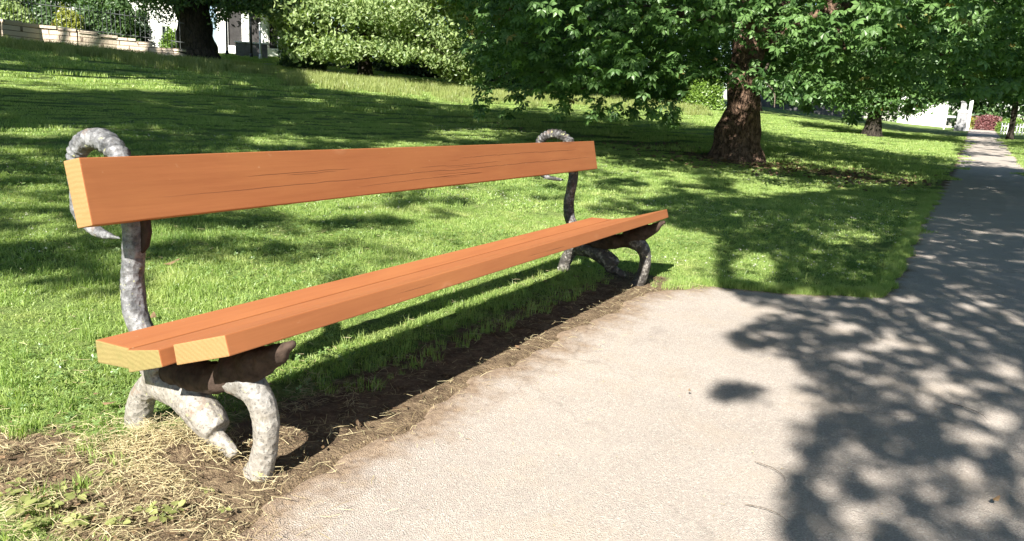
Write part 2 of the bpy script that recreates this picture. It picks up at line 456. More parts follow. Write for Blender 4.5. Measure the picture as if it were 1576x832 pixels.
M_curtain = simple('grey_curtain', (0.045, 0.042, 0.043), 0.9, 4, 0.3)
mg, nt_, out_ = mat('window_glass'); NT(nt_).bsdf(out_, (0.03, 0.035, 0.045), 0.08, None, 0.6); M_glass = mg

def stone_wall_mat():
    m, nt, out = mat('coursed_sandstone'); N = NT(nt)
    co = N.mapping()
    br = N.n('ShaderNodeTexBrick'); br.inputs['Scale'].default_value = 2.6
    br.inputs['Mortar Size'].default_value = 0.03; br.inputs['Brick Width'].default_value = 0.9
    br.inputs['Row Height'].default_value = 0.42; br.inputs['Mortar'].default_value = (0.16, 0.12, 0.09, 1)
    br.inputs['Color1'].default_value = (0.68, 0.58, 0.46, 1); br.inputs['Color2'].default_value = (0.56, 0.46, 0.35, 1)
    sp = N.n('ShaderNodeSeparateXYZ'); N.l(co, sp.inputs[0])
    cb = N.n('ShaderNodeCombineXYZ'); N.l(sp.outputs[0], cb.inputs[0]); N.l(sp.outputs[2], cb.inputs[1])
    N.l(cb.outputs[0], br.inputs['Vector'])
    c = N.mix(N.ramp(N.noise(co, 5, 5, 0.7), [(0.4, 0.0), (0.7, 0.6)]), br.outputs['Color'], (0.56, 0.46, 0.36))
    h = N.math('ADD', N.math('MULTIPLY', br.outputs['Fac'], -1.0), N.noise(co, 14, 5))
    N.bsdf(out, c, 0.92, N.bump(h, 0.8, 0.03), 0.1); return m
M_stonewall = stone_wall_mat()

# ------------------------------------------------------------------ sun and sky
SUN = np.array([0.24, -1.38, 1.0]); SUNn = SUN / np.linalg.norm(SUN)
SUN_EL = math.asin(SUNn[2])
sd = bpy.data.lights.new('sun', 'SUN'); sd.energy = 5.0; sd.angle = math.radians(0.53); sd.color = (1.0, 0.95, 0.86)
so = bpy.data.objects.new('sun', sd); COL.objects.link(so)
so.rotation_euler = Vector(SUNn.tolist()).to_track_quat('Z', 'Y').to_euler()
so.location = (0, 0, 30)
w = bpy.data.worlds.new('World'); sc.world = w; w.use_nodes = True
wn = w.node_tree; wn.nodes.clear()
sky = wn.nodes.new('ShaderNodeTexSky'); sky.sky_type = 'NISHITA'; sky.sun_disc = False
sky.sun_elevation = SUN_EL; sky.sun_rotation = math.atan2(SUN[0], SUN[1])
sky.air_density = 1.0; sky.dust_density = 0.4; sky.ozone_density = 2.5
bg = wn.nodes.new('ShaderNodeBackground'); bg.inputs['Strength'].default_value = 0.058
wo = wn.nodes.new('ShaderNodeOutputWorld')
wn.links.new(sky.outputs[0], bg.inputs[0]); wn.links.new(bg.outputs[0], wo.inputs[0])
sc.view_settings.view_transform = 'Standard'; sc.view_settings.look = 'None'
sc.view_settings.gamma = 1.0; sc.view_settings.use_curve_mapping = False
sc.view_settings.exposure = 1.6
cy = sc.cycles
cy.max_bounces = 6; cy.diffuse_bounces = 4; cy.glossy_bounces = 2; cy.transmission_bounces = 3
cy.transparent_max_bounces = 4; cy.caustics_reflective = False; cy.caustics_refractive = False
cy.sample_clamp_indirect = 4.0
try:
    cy.use_denoising = True; cy.denoiser = 'OPENIMAGEDENOISE'
except Exception: pass

# ------------------------------------------------------------------ sunlight mask on the ground
def inpoly(u, v, poly):
    c = np.zeros(np.shape(u), bool); n = len(poly); j = n - 1
    for i in range(n):
        xi, yi = poly[i]; xj, yj = poly[j]
        if yi != yj:
            cond = ((yi > v) != (yj > v)) & (u < (xj - xi) * (v - yi) / (yj - yi) + xi)
            c ^= cond
        j = i
    return c
def ell(u, v, cx, cy_, rx, ry): return ((u - cx) / rx) ** 2 + ((v - cy_) / ry) ** 2 < 1

PATH_LIT = [(-400, 450), (1105, 436), (1150, 462), (1190, 478), (1150, 500), (1120, 520), (1165, 545), (1235, 552), (1245, 600),
            (1262, 640), (1225, 665), (1212, 700), (1222, 745), (1212, 790), (1205, 900), (1000, 1600), (-400, 1600)]
def shade(u, v):
    u = np.asarray(u, float); v = np.asarray(v, float)
    d = np.full(u.shape, 0.968)
    def put(m, val): d[m] = val
    # between and behind the beams
    put(inpoly(u, v, [(190, 268), (560, 240), (1000, 232), (1090, 250), (1100, 320), (1000, 345), (1110, 420), (1090, 460), (860, 470), (0, 560), (0, 470), (190, 420)]), 0.22)
    put(inpoly(u, v, [(400, 380), (700, 285), (900, 270), (860, 400), (500, 530), (300, 530), (180, 470)]), 0.08)
    put(inpoly(u, v, [(-200, 225), (190, 225), (190, 470), (-200, 500)]), 0.72)
    put(inpoly(u, v, [(-200, 470), (200, 440), (250, 560), (200, 640), (-200, 650)]), 0.62)
    put(ell(u, v, 330, 335, 110, 16), 0.85); put(ell(u, v, 330, 378, 110, 14), 0.88)
    put(ell(u, v, 570, 343, 60, 9), 0.88); put(ell(u, v, 640, 318, 50, 7), 0.8)
    put(ell(u, v, 940, 330, 60, 12), 0.75); put(ell(u, v, 960, 285, 40, 10), 0.7)
    # big shaded mass right of the bench
    put(inpoly(u, v, [(1060, 290), (1130, 305), (1450, 280), (1470, 262), (1350, 458), (1150, 455), (1090, 400), (1020, 350), (930, 300)]), 0.93)
    put(inpoly(u, v, [(1095, 258), (1180, 246), (1300, 256), (1440, 270), (1420, 284), (1290, 292), (1180, 308), (1120, 290)]), 0.05)
    put(inpoly(u, v, [(870, 300), (935, 318), (1015, 345), (1108, 360), (1100, 432), (1060, 470), (900, 460), (860, 400)]), 0.10)
    put(ell(u, v, 1160, 412, 38, 22), 0.15); put(ell(u, v, 1310, 366, 50, 11), 0.45); put(ell(u, v, 1150, 300, 60, 5), 0.3)
    put(ell(u, v, 1220, 455, 90, 5), 0.5)
    put((v < interp_limit(u, [(-200, 54), (0, 66), (290, 95), (330, 98)])) & (u < 330), 0.0)
    # bright strips further off
    put(inpoly(u, v, [(470, 112), (640, 122), (760, 142), (900, 152), (1080, 165), (1200, 178), (1300, 190), (1400, 206), (1475, 222),
                      (1472, 252), (1390, 238), (1290, 222), (1170, 203), (1090, 198), (980, 195), (870, 186), (760, 168), (640, 155), (560, 146), (480, 138)]), 0.02)
    put(inpoly(u, v, [(1170, 165), (1300, 172), (1480, 175), (1490, 200), (1340, 196), (1230, 182)]), 0.8)
    put(inpoly(u, v, [(-200, 100), (120, 116), (280, 128), (310, 142), (120, 142), (-200, 132)]), 0.25)
    put(ell(u, v, 180, 128, 90, 7), 0.02)
    put(ell(u, v, 75, 200, 75, 11), 0.02); put(ell(u, v, 450, 217, 75, 9), 0.15); put(ell(u, v, 740, 208, 90, 9), 0.03); put(ell(u, v, 640, 225, 80, 6), 0.2)
    put(ell(u, v, 300, 141, 60, 3), 0.4); put(ell(u, v, 520, 218, 50, 5), 0.3); put(ell(u, v, 370, 232, 40, 6), 0.3)
    put(ell(u, v, 370, 133, 30, 2.5), 0.4); put(ell(u, v, 470, 155, 30, 2), 0.4); put(ell(u, v, 940, 250, 60, 9), 0.15); put(ell(u, v, 980, 300, 50, 7), 0.2)
    # path
    pl = (v > 440) & inpoly(u, v, [(1350, 455), (1470, 260), (1700, 260), (1700, 1600), (-400, 1600), (-400, 300), (-200, 700), (400, 760), (985, 445), (1080, 437)])
    put(pl, 0.86)
    put(inpoly(u, v, PATH_LIT) & (v > 436), 0.0)
    put(inpoly(u, v, [(240, 560), (980, 400), (1000, 470), (440, 760), (200, 760)]), 0.0)
    put((v >= 650) & (u < 450), 0.0)
    put(ell(u, v, 55, 705, 130, 45), 0.93)
    put(inpoly(u, v, [(1470, 258), (1700, 258), (1700, 440), (1360, 450)]), 0.95)
    put((v > 240) & (v < 257) & (u > 1440), 0.05)
    put((v <= 238) & (u > 1490), 0.6)
    for c in ((1300, 503, 26, 12), (1365, 528, 30, 16), (1310, 546, 22, 9), (1440, 500, 24, 8), (1500, 470, 30, 8), (1545, 570, 34, 16),
              (1420, 575, 26, 12), (1290, 712, 26, 18), (1470, 600, 40, 14), (1350, 640, 20, 10), (1500, 670, 45, 12), (1430, 750, 22, 18),
              (1540, 640, 30, 14), (1500, 780, 34, 14), (1330, 780, 50, 22), (1400, 460, 28, 5), (1470, 440, 25, 4), (1560, 500, 20, 8)):
        put(ell(u, v, *c), 0.12)
    put(ell(u, v, 1135, 604, 34, 12), 0.97)
    return d

BX0, BX1, BY0, BY1 = -2.25, -1.25, 0.95, 4.75
def hits_bench(Q):
    bad = np.zeros(len(Q), bool)
    for z in (0.0, 0.3, 0.45, 0.7, 0.9):
        P = Q - SUN * (Q[:, 2:3] - z)
        bad |= (P[:, 0] > BX0) & (P[:, 0] < BX1) & (P[:, 1] > BY0) & (P[:, 1] < BY1)
    return bad

def ground_shadow(Q):
    """where the sun's ray through Q meets the ground"""
    t = Q[:, 2] - 0.5
    for _ in range(4):
        P = Q - SUN * t[:, None]
        t = t + (P[:, 2] - terrain(P[:, 0], P[:, 1]))
    return Q - SUN * t[:, None]

# ------------------------------------------------------------------ leaves
def tmpl_chestnut(n=5):
    V = []; T = []
    for k in range(n):
        a = (k - (n - 1) / 2) * math.radians(52)
        L = 0.52 - 0.05 * abs(k - (n - 1) / 2); W = 0.115
        ca, sa = math.cos(a), math.sin(a)
        pts = [(0.02, 0, 0), (L * 0.62, W, -0.07), (L * 0.55, 0, -0.015), (L * 0.62, -W, -0.07), (L, 0, -0.20)]
        b = len(V)
        for (r, t, z) in pts: V.append((r * ca - t * sa, r * sa + t * ca, z))
        T += [(b, b + 2, b + 1), (b, b + 3, b + 2), (b + 2, b + 4, b + 1), (b + 2, b + 3, b + 4)]
    return np.array(V), np.array(T)
def tmpl_cluster(n=4, seed=3):
    r = np.random.default_rng(seed); V = []; T = []
    for k in range(n):
        c = r.normal(0, 0.28, 3) * (1, 1, 0.5)
        d = r.normal(0, 1, 3); d /= np.linalg.norm(d)
        e = np.cross(d, r.normal(0, 1, 3)); e /= np.linalg.norm(e)
        f = np.cross(d, e); L, W = 0.30, 0.15
        b = len(V); V += [c - d * L, c + e * W + f * 0.04, c + d * L, c - e * W + f * 0.04]
        T += [(b, b + 1, b + 2), (b, b + 2, b + 3)]
    return np.array(V), np.array(T)
def tmpl_leaf():
    V = [(0, 0, 0), (0.3, 0.22, 0.03), (0.38, 0, -0.02), (0.3, -0.22, 0.03), (0.75, 0.12, -0.06), (0.75, -0.12, -0.06), (1, 0, -0.14)]
    T = [(0, 2, 1), (0, 3, 2), (1, 2, 4), (2, 3, 5), (2, 5, 4), (4, 5, 6)]
    return np.array(V) - (0.4, 0, 0), np.array(T)
T_RD = (np.array([(0, 0, 0), (.35, .34, .05), (.42, 0, -.02), (.35, -.34, .05), (.75, .27, .0), (.78, 0, -.05), (.75, -.27, 0), (.96, 0, -.12)]) - (.3, 0, 0), np.array([(0, 2, 1), (0, 3, 2), (1, 2, 5), (1, 5, 4), (2, 3, 6), (2, 6, 5), (4, 5, 7), (5, 6, 7)]))
T_CH = tmpl_chestnut(5); T_CL = tmpl_cluster(); T_LF = tmpl_leaf(); T_CH7 = tmpl_chestnut(7)

def rots(n, az, tilt, roll):
    """az about z, then tilt; returns (n,3,3)"""
    ca, sa, ct, st, cr, sr = np.cos(az), np.sin(az), np.cos(tilt), np.sin(tilt), np.cos(roll), np.sin(roll)
    o = np.ones(n); z = np.zeros(n)
    Rz = np.stack([ca, -sa, z, sa, ca, z, z, z, o], 1).reshape(n, 3, 3)
    Ry = np.stack([ct, z, st, z, o, z, -st, z, ct], 1).reshape(n, 3, 3)
    Rx = np.stack([o, z, z, z, cr, -sr, z, sr, cr], 1).reshape(n, 3, 3)
    return Rz @ Ry @ Rx

def leaves_mesh(name, pos, size, tm, m, az=None, tilt=None, roll=None, var=None, origin=(0, 0, 0)):
    n = len(pos)
    if az is None: az = rng.uniform(0, 2 * math.pi, n)
    if tilt is None: tilt = rng.normal(0.25, 0.45, n)
    if roll is None: roll = rng.normal(0, 0.45, n)
    if var is None: var = rng.uniform(0, 1, n)
    R = rots(n, az, tilt, roll)
    V, T = tm
    W = np.einsum('nij,vj->nvi', R, V) * np.asarray(size).reshape(-1, 1, 1) + (pos - np.asarray(origin))[:, None, :]
    Fc = (T[None] + (np.arange(n) * len(V))[:, None, None]).reshape(-1, 3)
    return mesh_np(name, W.reshape(-1, 3), Fc, [m], {'var': np.repeat(var, len(V))})

def interp_limit(u, pts):
    p = np.array(pts, float); return np.interp(u, p[:, 0], p[:, 1])

def filter_light(P, keep_low=4.4, strict=0.96):
    """thin the crown where its shadow would fall on ground the photograph shows in the sun"""
    G = ground_shadow(P); u, v, ok = proj(G)
    d = np.where(ok, shade(u, v), 0.9)
    vis = ok & (u > -200) & (u < 1776)
    drop = vis & (P[:, 2] > keep_low) & (rng.uniform(0, 1, len(P)) < (1 - d) * strict)
    drop |= hits_bench(P)
    return ~drop

# ================================================================== GROUND
def axis(lo, a, b, hi, step, grow=1.09):
    mid = list(np.arange(a, b, step)); up = []; s = step; x = b
    while x < hi: up.append(x); s *= grow; x += s
    up.append(hi)
    dn = []; s = step; x = a
    while x > lo: s *= grow; x -= s; dn.append(x)
    return np.array(sorted(set(np.round(dn + mid + up, 4))))
gx_ = axis(-420, -4.5, 2.2, 420, 0.05); gy_ = axis(-200, 0.6, 6.0, 600, 0.05)
GX, GY = np.meshgrid(gx_, gy_)
gxf, gyf = GX.ravel(), GY.ravel()
TRUNK = ground_hit(1130, 246)

def dirt_at(x, y):
    d = np.zeros(np.shape(x))
    # worn strip in front of and below the bench
    strip = np.exp(-((x + 1.56) / 0.27) ** 2 * 1.0) * ((y > 0.9) & (y < 4.7))
    d = np.maximum(d, 0.95 * strip)
    d = np.maximum(d, 0.75 * np.exp(-(((x + 1.62) / 0.45) ** 2 + ((y - 1.25) / 0.42) ** 2)))
    a = ground_hit(60, 715); d = np.maximum(d, 1.0 * np.exp(-(((x - a[0]) / 0.30) ** 2 + ((y - a[1]) / 0.20) ** 2)))
    b = ground_hit(250, 800); d = np.maximum(d, 0.55 * np.exp(-(((x - b[0]) / 0.55) ** 2 + ((y - b[1]) / 0.30) ** 2)))
    pe = path_left(y) - x
    d = np.maximum(d, 0.85 * np.exp(-(np.clip(pe, 0, 9) / 0.06) ** 2) * (pe > -0.1))
    tx = x - TRUNK[0]; ty = y - TRUNK[1]
    d = np.maximum(d, 0.9 * np.exp(-((tx / 1.5) ** 2 + ((ty + 0.6) / 0.9) ** 2)))
    d = np.maximum(d, 0.62 * np.exp(-(((tx - 2.6) / 3.2) ** 2 + ((ty + 0.4) / 0.8) ** 2)))
    d = np.maximum(d, 0.50 * np.exp(-(((tx + 2.8) / 2.2) ** 2 + ((ty + 0.3) / 0.6) ** 2)))
    return d
gz_ = terrain(gxf, gyf)
inside = on_path(gxf, gyf, -0.03) & (gyf > -10) & (gyf < 72)
near = (np.abs(gxf) < 6) & (gyf < 8) & (gyf > 0)
rough_ = np.array([noise.noise(Vector((x * 9, y * 9, 0))) * 0.008 + noise.noise(Vector((x * 30, y * 30, 3))) * 0.005 if nr else 0.0 for x, y, nr in zip(gxf, gyf, near)])
# a low mound of clippings round the near leg
mound = 0.055 * np.exp(-(((gxf + 1.76) / 0.17) ** 2 + ((gyf - 1.33) / 0.11) ** 2))
gz_ = np.where(inside, gz_ - 0.02, gz_ + 0.004 + rough_ + mound)
ny, nx = GX.shape
idx = np.arange(nx * ny).reshape(ny, nx)
Q4 = np.stack([idx[:-1, :-1].ravel(), idx[:-1, 1:].ravel(), idx[1:, 1:].ravel(), idx[1:, :-1].ravel()], 1)
g = link('ground', mesh_np('ground', np.c_[gxf, gyf, gz_], Q4, [M_ground], {'dirt': dirt_at(gxf, gyf)}, smooth=True))
tag(g, kind='structure')

# path sheet
ys = np.concatenate([np.arange(-6, 0.5, 0.1), np.arange(0.5, 8, 0.025), np.arange(8, 30, 0.12), np.arange(30, 70, 0.4)])
NC = 60
xl, xr = path_left(ys), path_right(ys)
tt = (np.linspace(0, 1, NC)) ** 1.6
PX = xl[:, None] + (xr - xl)[:, None] * tt[None]; PY = np.repeat(ys[:, None], NC, 1)
PZ = terrain(PX, PY) * 1.0
PZ = np.where(PY < 18, np.minimum(PZ, 0.012), PZ) 
edge = np.clip(np.minimum(PX - xl[:, None], (xr[:, None] - PX)), 0, 9)
PZ = PZ + 0.006 - 0.018 * np.exp(-(edge / 0.02) ** 2)
wd = np.where(PY < 4.9, 0.26, 0.10)
ed = 1.05 * np.exp(-edge / wd)
idx = np.arange(NC * len(ys)).reshape(len(ys), NC)
Q4 = np.stack([idx[:-1, :-1].ravel(), idx[:-1, 1:].ravel(), idx[1:, 1:].ravel(), idx[1:, :-1].ravel()], 1)
p = link('path', mesh_np('path', np.c_[PX.ravel(), PY.ravel(), PZ.ravel()], Q4, [M_path], {'edge': ed.ravel()}, smooth=True))
tag(p, kind='structure')

# ------------------------------------------------------------------ grass (instanced tufts)
def blade_patch(name, size, n, hmin, hmax, wd, m, seed, lean=0.5):
    r = np.random.default_rng(seed)
    bx = r.uniform(-size / 2, size / 2, n) * 1.15; by = r.uniform(-size / 2, size / 2, n) * 1.15
    h = r.uniform(hmin, hmax, n); az = r.uniform(0, 2 * math.pi, n)
    ln = np.abs(r.normal(0, lean, n)) * h; la = r.uniform(0, 2 * math.pi, n)
    lx, ly = np.cos(la) * ln, np.sin(la) * ln
    wx, wy = np.cos(az) * wd / 2, np.sin(az) * wd / 2
    z0 = np.full(n, -0.006)
    def P(x, y, z): return np.stack([x, y, z], 1)
    v = [P(bx - wx, by - wy, z0), P(bx + wx, by + wy, z0),
         P(bx - wx * .8 + lx * .35, by - wy * .8 + ly * .35, h * .55), P(bx + wx * .8 + lx * .35, by + wy * .8 + ly * .35, h * .55),
         P(bx + lx, by + ly, h * np.sqrt(np.clip(1 - (ln / h) ** 2 * .5, .15, 1)))]
    V = np.stack(v, 1).reshape(-1, 3)
    b = (np.arange(n) * 5)[:, None]
    T = np.concatenate([b + [0, 1, 3], b + [0, 3, 2], b + [2, 3, 4]])
    return mesh_np(name, V, T, [m], {'var': np.repeat(r.uniform(0, 1, n), 5)})

def instancer(name, pts, rotz, scale, sources, label_kind='stuff', tilt=None):
    src = bpy.data.collections.new(name + '_tufts')
    for i, s_ in enumerate(sources): src.objects.link(bpy.data.objects.new(name + '_tuft', s_))
    me = mesh_np(name, pts, np.zeros((0, 3), int)) if False else bpy.data.meshes.new(name)
    me.vertices.add(len(pts)); me.vertices.foreach_set('co', np.asarray(pts, np.float32).ravel())
    a = me.attributes.new('rot', 'FLOAT_VECTOR', 'POINT')
    R = np.zeros((len(pts), 3), np.float32); R[:, 2] = rotz
    if tilt is not None: R[:, :2] = tilt
    a.data.foreach_set('vector', R.ravel())
    a = me.attributes.new('scl', 'FLOAT_VECTOR', 'POINT'); a.data.foreach_set('vector', np.asarray(scale, np.float32).ravel())
    o = link(name, me)
    ng = bpy.data.node_groups.new(name, 'GeometryNodeTree')
    ng.interface.new_socket('Geometry', in_out='INPUT', socket_type='NodeSocketGeometry')
    ng.interface.new_socket('Geometry', in_out='OUTPUT', socket_type='NodeSocketGeometry')
    N_ = ng.nodes; l = ng.links.new
    i = N_.new('NodeGroupInput'); ou = N_.new('NodeGroupOutput'); ip = N_.new('GeometryNodeInstanceOnPoints')
    ci = N_.new('GeometryNodeCollectionInfo'); ci.inputs['Collection'].default_value = src
    ci.inputs['Separate Children'].default_value = True; ip.inputs['Pick Instance'].default_value = True
    for nm, sk in (('rot', 'Rotation'), ('scl', 'Scale')):
        na = N_.new('GeometryNodeInputNamedAttribute'); na.data_type = 'FLOAT_VECTOR'; na.inputs['Name'].default_value = nm
        l(na.outputs['Attribute'], ip.inputs[sk])
    l(i.outputs[0], ip.inputs['Points']); l(ci.outputs[0], ip.inputs['Instance']); l(ip.outputs[0], ou.inputs[0])
    md = o.modifiers.new('scatter', 'NODES'); md.node_group = ng
    return tag(o, kind=label_kind)

def visible(x, y, z=None, pad=60):
    z = terrain(x, y) if z is None else z
    u, v, ok = proj(np.stack([x, y, z], -1))
    return ok & (u > -pad) & (u < 1576 + pad) & (v < 832 + pad * 1.5)

def grid_pts(step, dmin, dmax):
    xs = np.arange(-60, 8, step); yy = np.arange(0.4, 75, step)
    X, Y = np.meshgrid(xs, yy); X = X.ravel(); Y = Y.ravel()
    X = X + rng.uniform(-.4, .4, len(X)) * step; Y = Y + rng.uniform(-.4, .4, len(Y)) * step
    D = np.hypot(X, Y); k = (D >= dmin) & (D < dmax); X, Y = X[k], Y[k]
    k = visible(X, Y, pad=230); return X[k], Y[k]

bushy = lambda X, Y: np.array([noise.noise(Vector((a * 0.5, b * 0.5, 9))) for a, b in zip(X, Y)])
def lawn(name, step, dmin, dmax, srcs, hs=1.0, pad=0.03):
    X, Y = grid_pts(step, dmin, dmax)
    k = ~on_path(X, Y, pad + step * 0.30); X, Y = X[k], Y[k]
    d = dirt_at(X, Y) + rng.normal(0, 0.12, len(X))
    k = d < 0.42; X, Y, d = X[k], Y[k], d[k]
    b = bushy(X * 2.2, Y * 2.2)
    s = hs * np.clip(rng.uniform(0.65, 1.1, len(X)) + b * 1.1, 0.4, 1.7) * np.clip(1.15 - d, 0.45, 1)
    Z = terrain(X, Y) + 0.004
    return instancer(name, np.c_[X, Y, Z], rng.uniform(0, 6.28, len(X)), np.c_[np.ones(len(X)), np.ones(len(X)), s], srcs)
near_src = [blade_patch('blades', 0.20, 330, 0.012, 0.040, 0.0032, M_grass, 20 + i, 1.2) for i in range(5)]
mid_src = [blade_patch('blades', 0.40, 520, 0.015, 0.045, 0.0065, M_grass, 30 + i, 0.8) for i in range(4)]
far_src = [blade_patch('blades', 1.0, 700, 0.025, 0.07, 0.016, M_grass, 40 + i, 0.6) for i in range(4)]
lawn('near_lawn_grass', 0.15, 0.8, 7.0, near_src, hs=0.72)
lawn('middle_lawn_grass', 0.33, 7.0, 17.0, mid_src, hs=0.72, pad=0.0)
lawn('far_lawn_grass', 0.85, 17.0, 48.0, far_src, pad=0.0)
# taller uneven tufts in the lawn
tuft_src = [blade_patch('tuft', 0.07, 26, 0.05, 0.12, 0.0045, M_grass, 60 + i, 0.55) for i in range(4)]
X = rng.uniform(-9, 1, 9000); Y = rng.uniform(0.8, 14, 9000)
k = visible(X, Y) & ~on_path(X, Y, 0.02) & (dirt_at(X, Y) < 0.5); X, Y = X[k], Y[k]
b = bushy(X * 3, Y * 3); k = b + rng.uniform(-0.3, 0.3, len(X)) > 0.08; X, Y = X[k], Y[k]
s = rng.uniform(0.3, 0.75, len(X))
instancer('grass_tufts', np.c_[X, Y, terrain(X, Y)], rng.uniform(0, 6, len(X)), np.c_[s, s, s], tuft_src)
# green fringe hanging over the path's edge and below the bench
yy = rng.uniform(4.35, 14, 1500); e = path_left(yy) - rng.uniform(-0.02, 0.10, len(yy))
xx = rng.uniform(-1.25, -0.2, 450); yc = np.interp(xx, [-1.2, -0.74, -0.24], [4.62, 4.78, 5.09]) + rng.uniform(-0.01, 0.14, len(xx))
yb = rng.uniform(1.9, 4.4, 260); xb = rng.uniform(-1.98, -1.62, 260)
xw = rng.uniform(-2.6, -1.68, 380); yw = rng.uniform(.75, 1.35, 380)
kw = np.array([noise.noise(Vector((a * 7, b * 7, 8))) > .05 for a, b in zip(xw, yw)]) & ~on_path(xw, yw, 0.04); xw, yw = xw[kw], yw[kw]
yv = rng.uniform(6, 30, 1500); ev = path_right(yv) + rng.uniform(-0.02, 0.12, 1500)
X = np.concatenate([e, xx, xb, ev, xw]); Y = np.concatenate([yy, yc, yb, yv, yw]); s = rng.uniform(0.25, 0.62, len(X))
instancer('verge_grass', np.c_[X, Y, terrain(X, Y)], rng.uniform(0, 6, len(X)), np.c_[s, s, s], tuft_src)
# long pale meadow grass along the top of the lawn
mead_src = [blade_patch('meadow', 0.6, 170, 0.14, 0.42, 0.016, M_drygrass, 80 + i, 0.35) for i in range(4)]
mp = []
while len(mp) < 620:
    u_ = random.uniform(440, 1090); lim = interp_limit(u_, [(440, 118), (640, 133), (760, 146), (900, 153), (1090, 166)])
    v_ = lim + abs(random.gauss(0, 1)) * 7 - 2
    q = ground_hit(u_, v_)
    mp.append(q)
for _ in range(260):
    u_ = random.uniform(0, 420); v_ = interp_limit(u_, [(0, 66), (290, 97), (420, 108)]) + abs(random.gauss(0, 1)) * 6
    mp.append(ground_hit(u_, v_))
mp = np.array(mp); s = rng.uniform(0.5, 1.0, len(mp))
instancer('meadow_grass', mp, rng.uniform(0, 6, len(mp)), np.c_[s, s, s * 0.9], mead_src)

# clover leaves in patches
X = rng.uniform(-8, 1, 60000); Y = rng.uniform(0.8, 9, 60000)
k = visible(X, Y, pad=0) & ~on_path(X, Y, 0.02) & (dirt_at(X, Y) < 0.6); X, Y = X[k], Y[k]
b = bushy(X * 1.6 + 11, Y * 1.6); k = b + rng.uniform(-.2, .2, len(X)) > 0.08; X, Y = X[k], Y[k]
P = np.c_[X, Y, terrain(X, Y) + rng.uniform(0.018, 0.045, len(X))]
def tmpl_trefoil():
    V = []; T = []
    for q in range(3):
        a = q * 2.094; c_, s_ = math.cos(a), math.sin(a); b0 = len(V)
        for x_, y_, z_ in ((0, 0, 0), (.5, .32, .08), (.85, .22, .04), (.72, 0, 0), (.85, -.22, .04), (.5, -.32, .08)): V.append((x_ * c_ - y_ * s_, x_ * s_ + y_ * c_, z_))
        T += [(b0, b0 + 3, b0 + 1), (b0 + 1, b0 + 3, b0 + 2), (b0, b0 + 5, b0 + 3), (b0 + 5, b0 + 4, b0 + 3)]
    return np.array(V), np.array(T)
tag(link('clover_leaves', leaves_mesh('clover_leaves', P, rng.uniform(0.009, 0.017, len(P)), tmpl_trefoil(), M_clleaf, tilt=rng.normal(0, .35, len(P)), roll=rng.normal(0, .35, len(P)))), kind='stuff')
# clover heads
X = rng.uniform(-9, 1, 26000); Y = rng.uniform(1.0, 17, 26000)
k = visible(X, Y, pad=0) & ~on_path(X, Y, 0.05) & (dirt_at(X, Y) < .3); X, Y = X[k], Y[k]
b = bushy(X * 1.1 + 40, Y * 1.1); k = (b > 0.12) & (rng.uniform(0, 1, len(X)) < 0.22); X, Y = X[k], Y[k]
P = np.c_[X, Y, terrain(X, Y) + rng.uniform(0.03, 0.055, len(X))]
tc_ = tmpl_cluster(5, 9)
tag(link('clover_blossom', leaves_mesh('clover_blossom', P, rng.uniform(0.012, 0.019, len(P)), tc_, M_clover)), kind='stuff')

# straw, clippings and litter
def strands(name, X, Y, L, wdt, m, lift=0.02):
    n = len(X); az = rng.uniform(0, 2 * math.pi, n); bend = rng.normal(0, 0.5, n)
    z = terrain(X, Y) + 0.055 * np.exp(-(((X + 1.76) / 0.17) ** 2 + ((Y - 1.33) / 0.11) ** 2)) + 0.010 + rng.uniform(0, lift, n)
    V = []
    for t in (-.5, 0, .5):
        a = az + bend * t
        cx = X + np.cos(a) * L * t; cy2 = Y + np.sin(a) * L * t
        zz = z + (0.25 - t * t) * L * rng.uniform(-.1, .35, n) + rng.normal(0, .12, n) * L * t
        zz = np.maximum(zz, z - .012)
        V.append(np.stack([cx - np.sin(a) * wdt / 2, cy2 + np.cos(a) * wdt / 2, zz], 1))
        V.append(np.stack([cx + np.sin(a) * wdt / 2, cy2 - np.cos(a) * wdt / 2, zz + wdt * .3], 1))
    V = np.stack(V, 1).reshape(-1, 3); bq = (np.arange(n) * 6)[:, None]
    Fq = np.concatenate([bq + [0, 1, 3, 2], bq + [2, 3, 5, 4]])
    return tag(link(name, mesh_np(name, V, Fq, [m], {'var': np.repeat(rng.uniform(0, 1, n), 6)})), kind='stuff')
def blob(n, cx, cy2, sx, sy): return rng.normal(cx, sx, n), rng.normal(cy2, sy, n)
A = [blob(2800, -1.74, 1.28, 0.14, 0.10), blob(1100, -1.72, 1.75, 0.12, 0.22), blob(600, -1.50, 1.02, 0.14, 0.10), blob(2400, -1.75, 1.0, 0.34, 0.13)]
yy = rng.uniform(1.2, 4.6, 520); A.append((path_left(yy) + rng.normal(-0.05, 0.07, 520), yy))
yy = rng.uniform(1.2, 5, 200); A.append((path_left(yy) + np.abs(rng.normal(0, 0.13, 200)), yy))
yy = rng.uniform(1.5, 4.6, 900); A.append((rng.normal(-1.72, 0.14, 900), yy))
X = np.concatenate([a[0] for a in A]); Y = np.concatenate([a[1] for a in A])
pn = np.array([noise.noise(Vector((a * 9, b * 9, 4))) for a, b in zip(X, Y)]); k = pn + rng.uniform(-.25, .25, len(X)) < 0.18; X, Y = X[k], Y[k]
strands('dry_straw', X, Y, rng.uniform(0.010, 0.065, len(X)), 0.0014, M_straw, 0.028)
X = np.concatenate([rng.uniform(-7, -1.9, 1800), rng.uniform(-3, -0.5, 500)]); Y = np.concatenate([rng.uniform(0.8, 7, 1800), rng.uniform(4.8, 9, 500)])
strands('cut_grass_clippings', X, Y, rng.uniform(0.02, 0.06, len(X)), 0.0022, M_straw, 0.045)
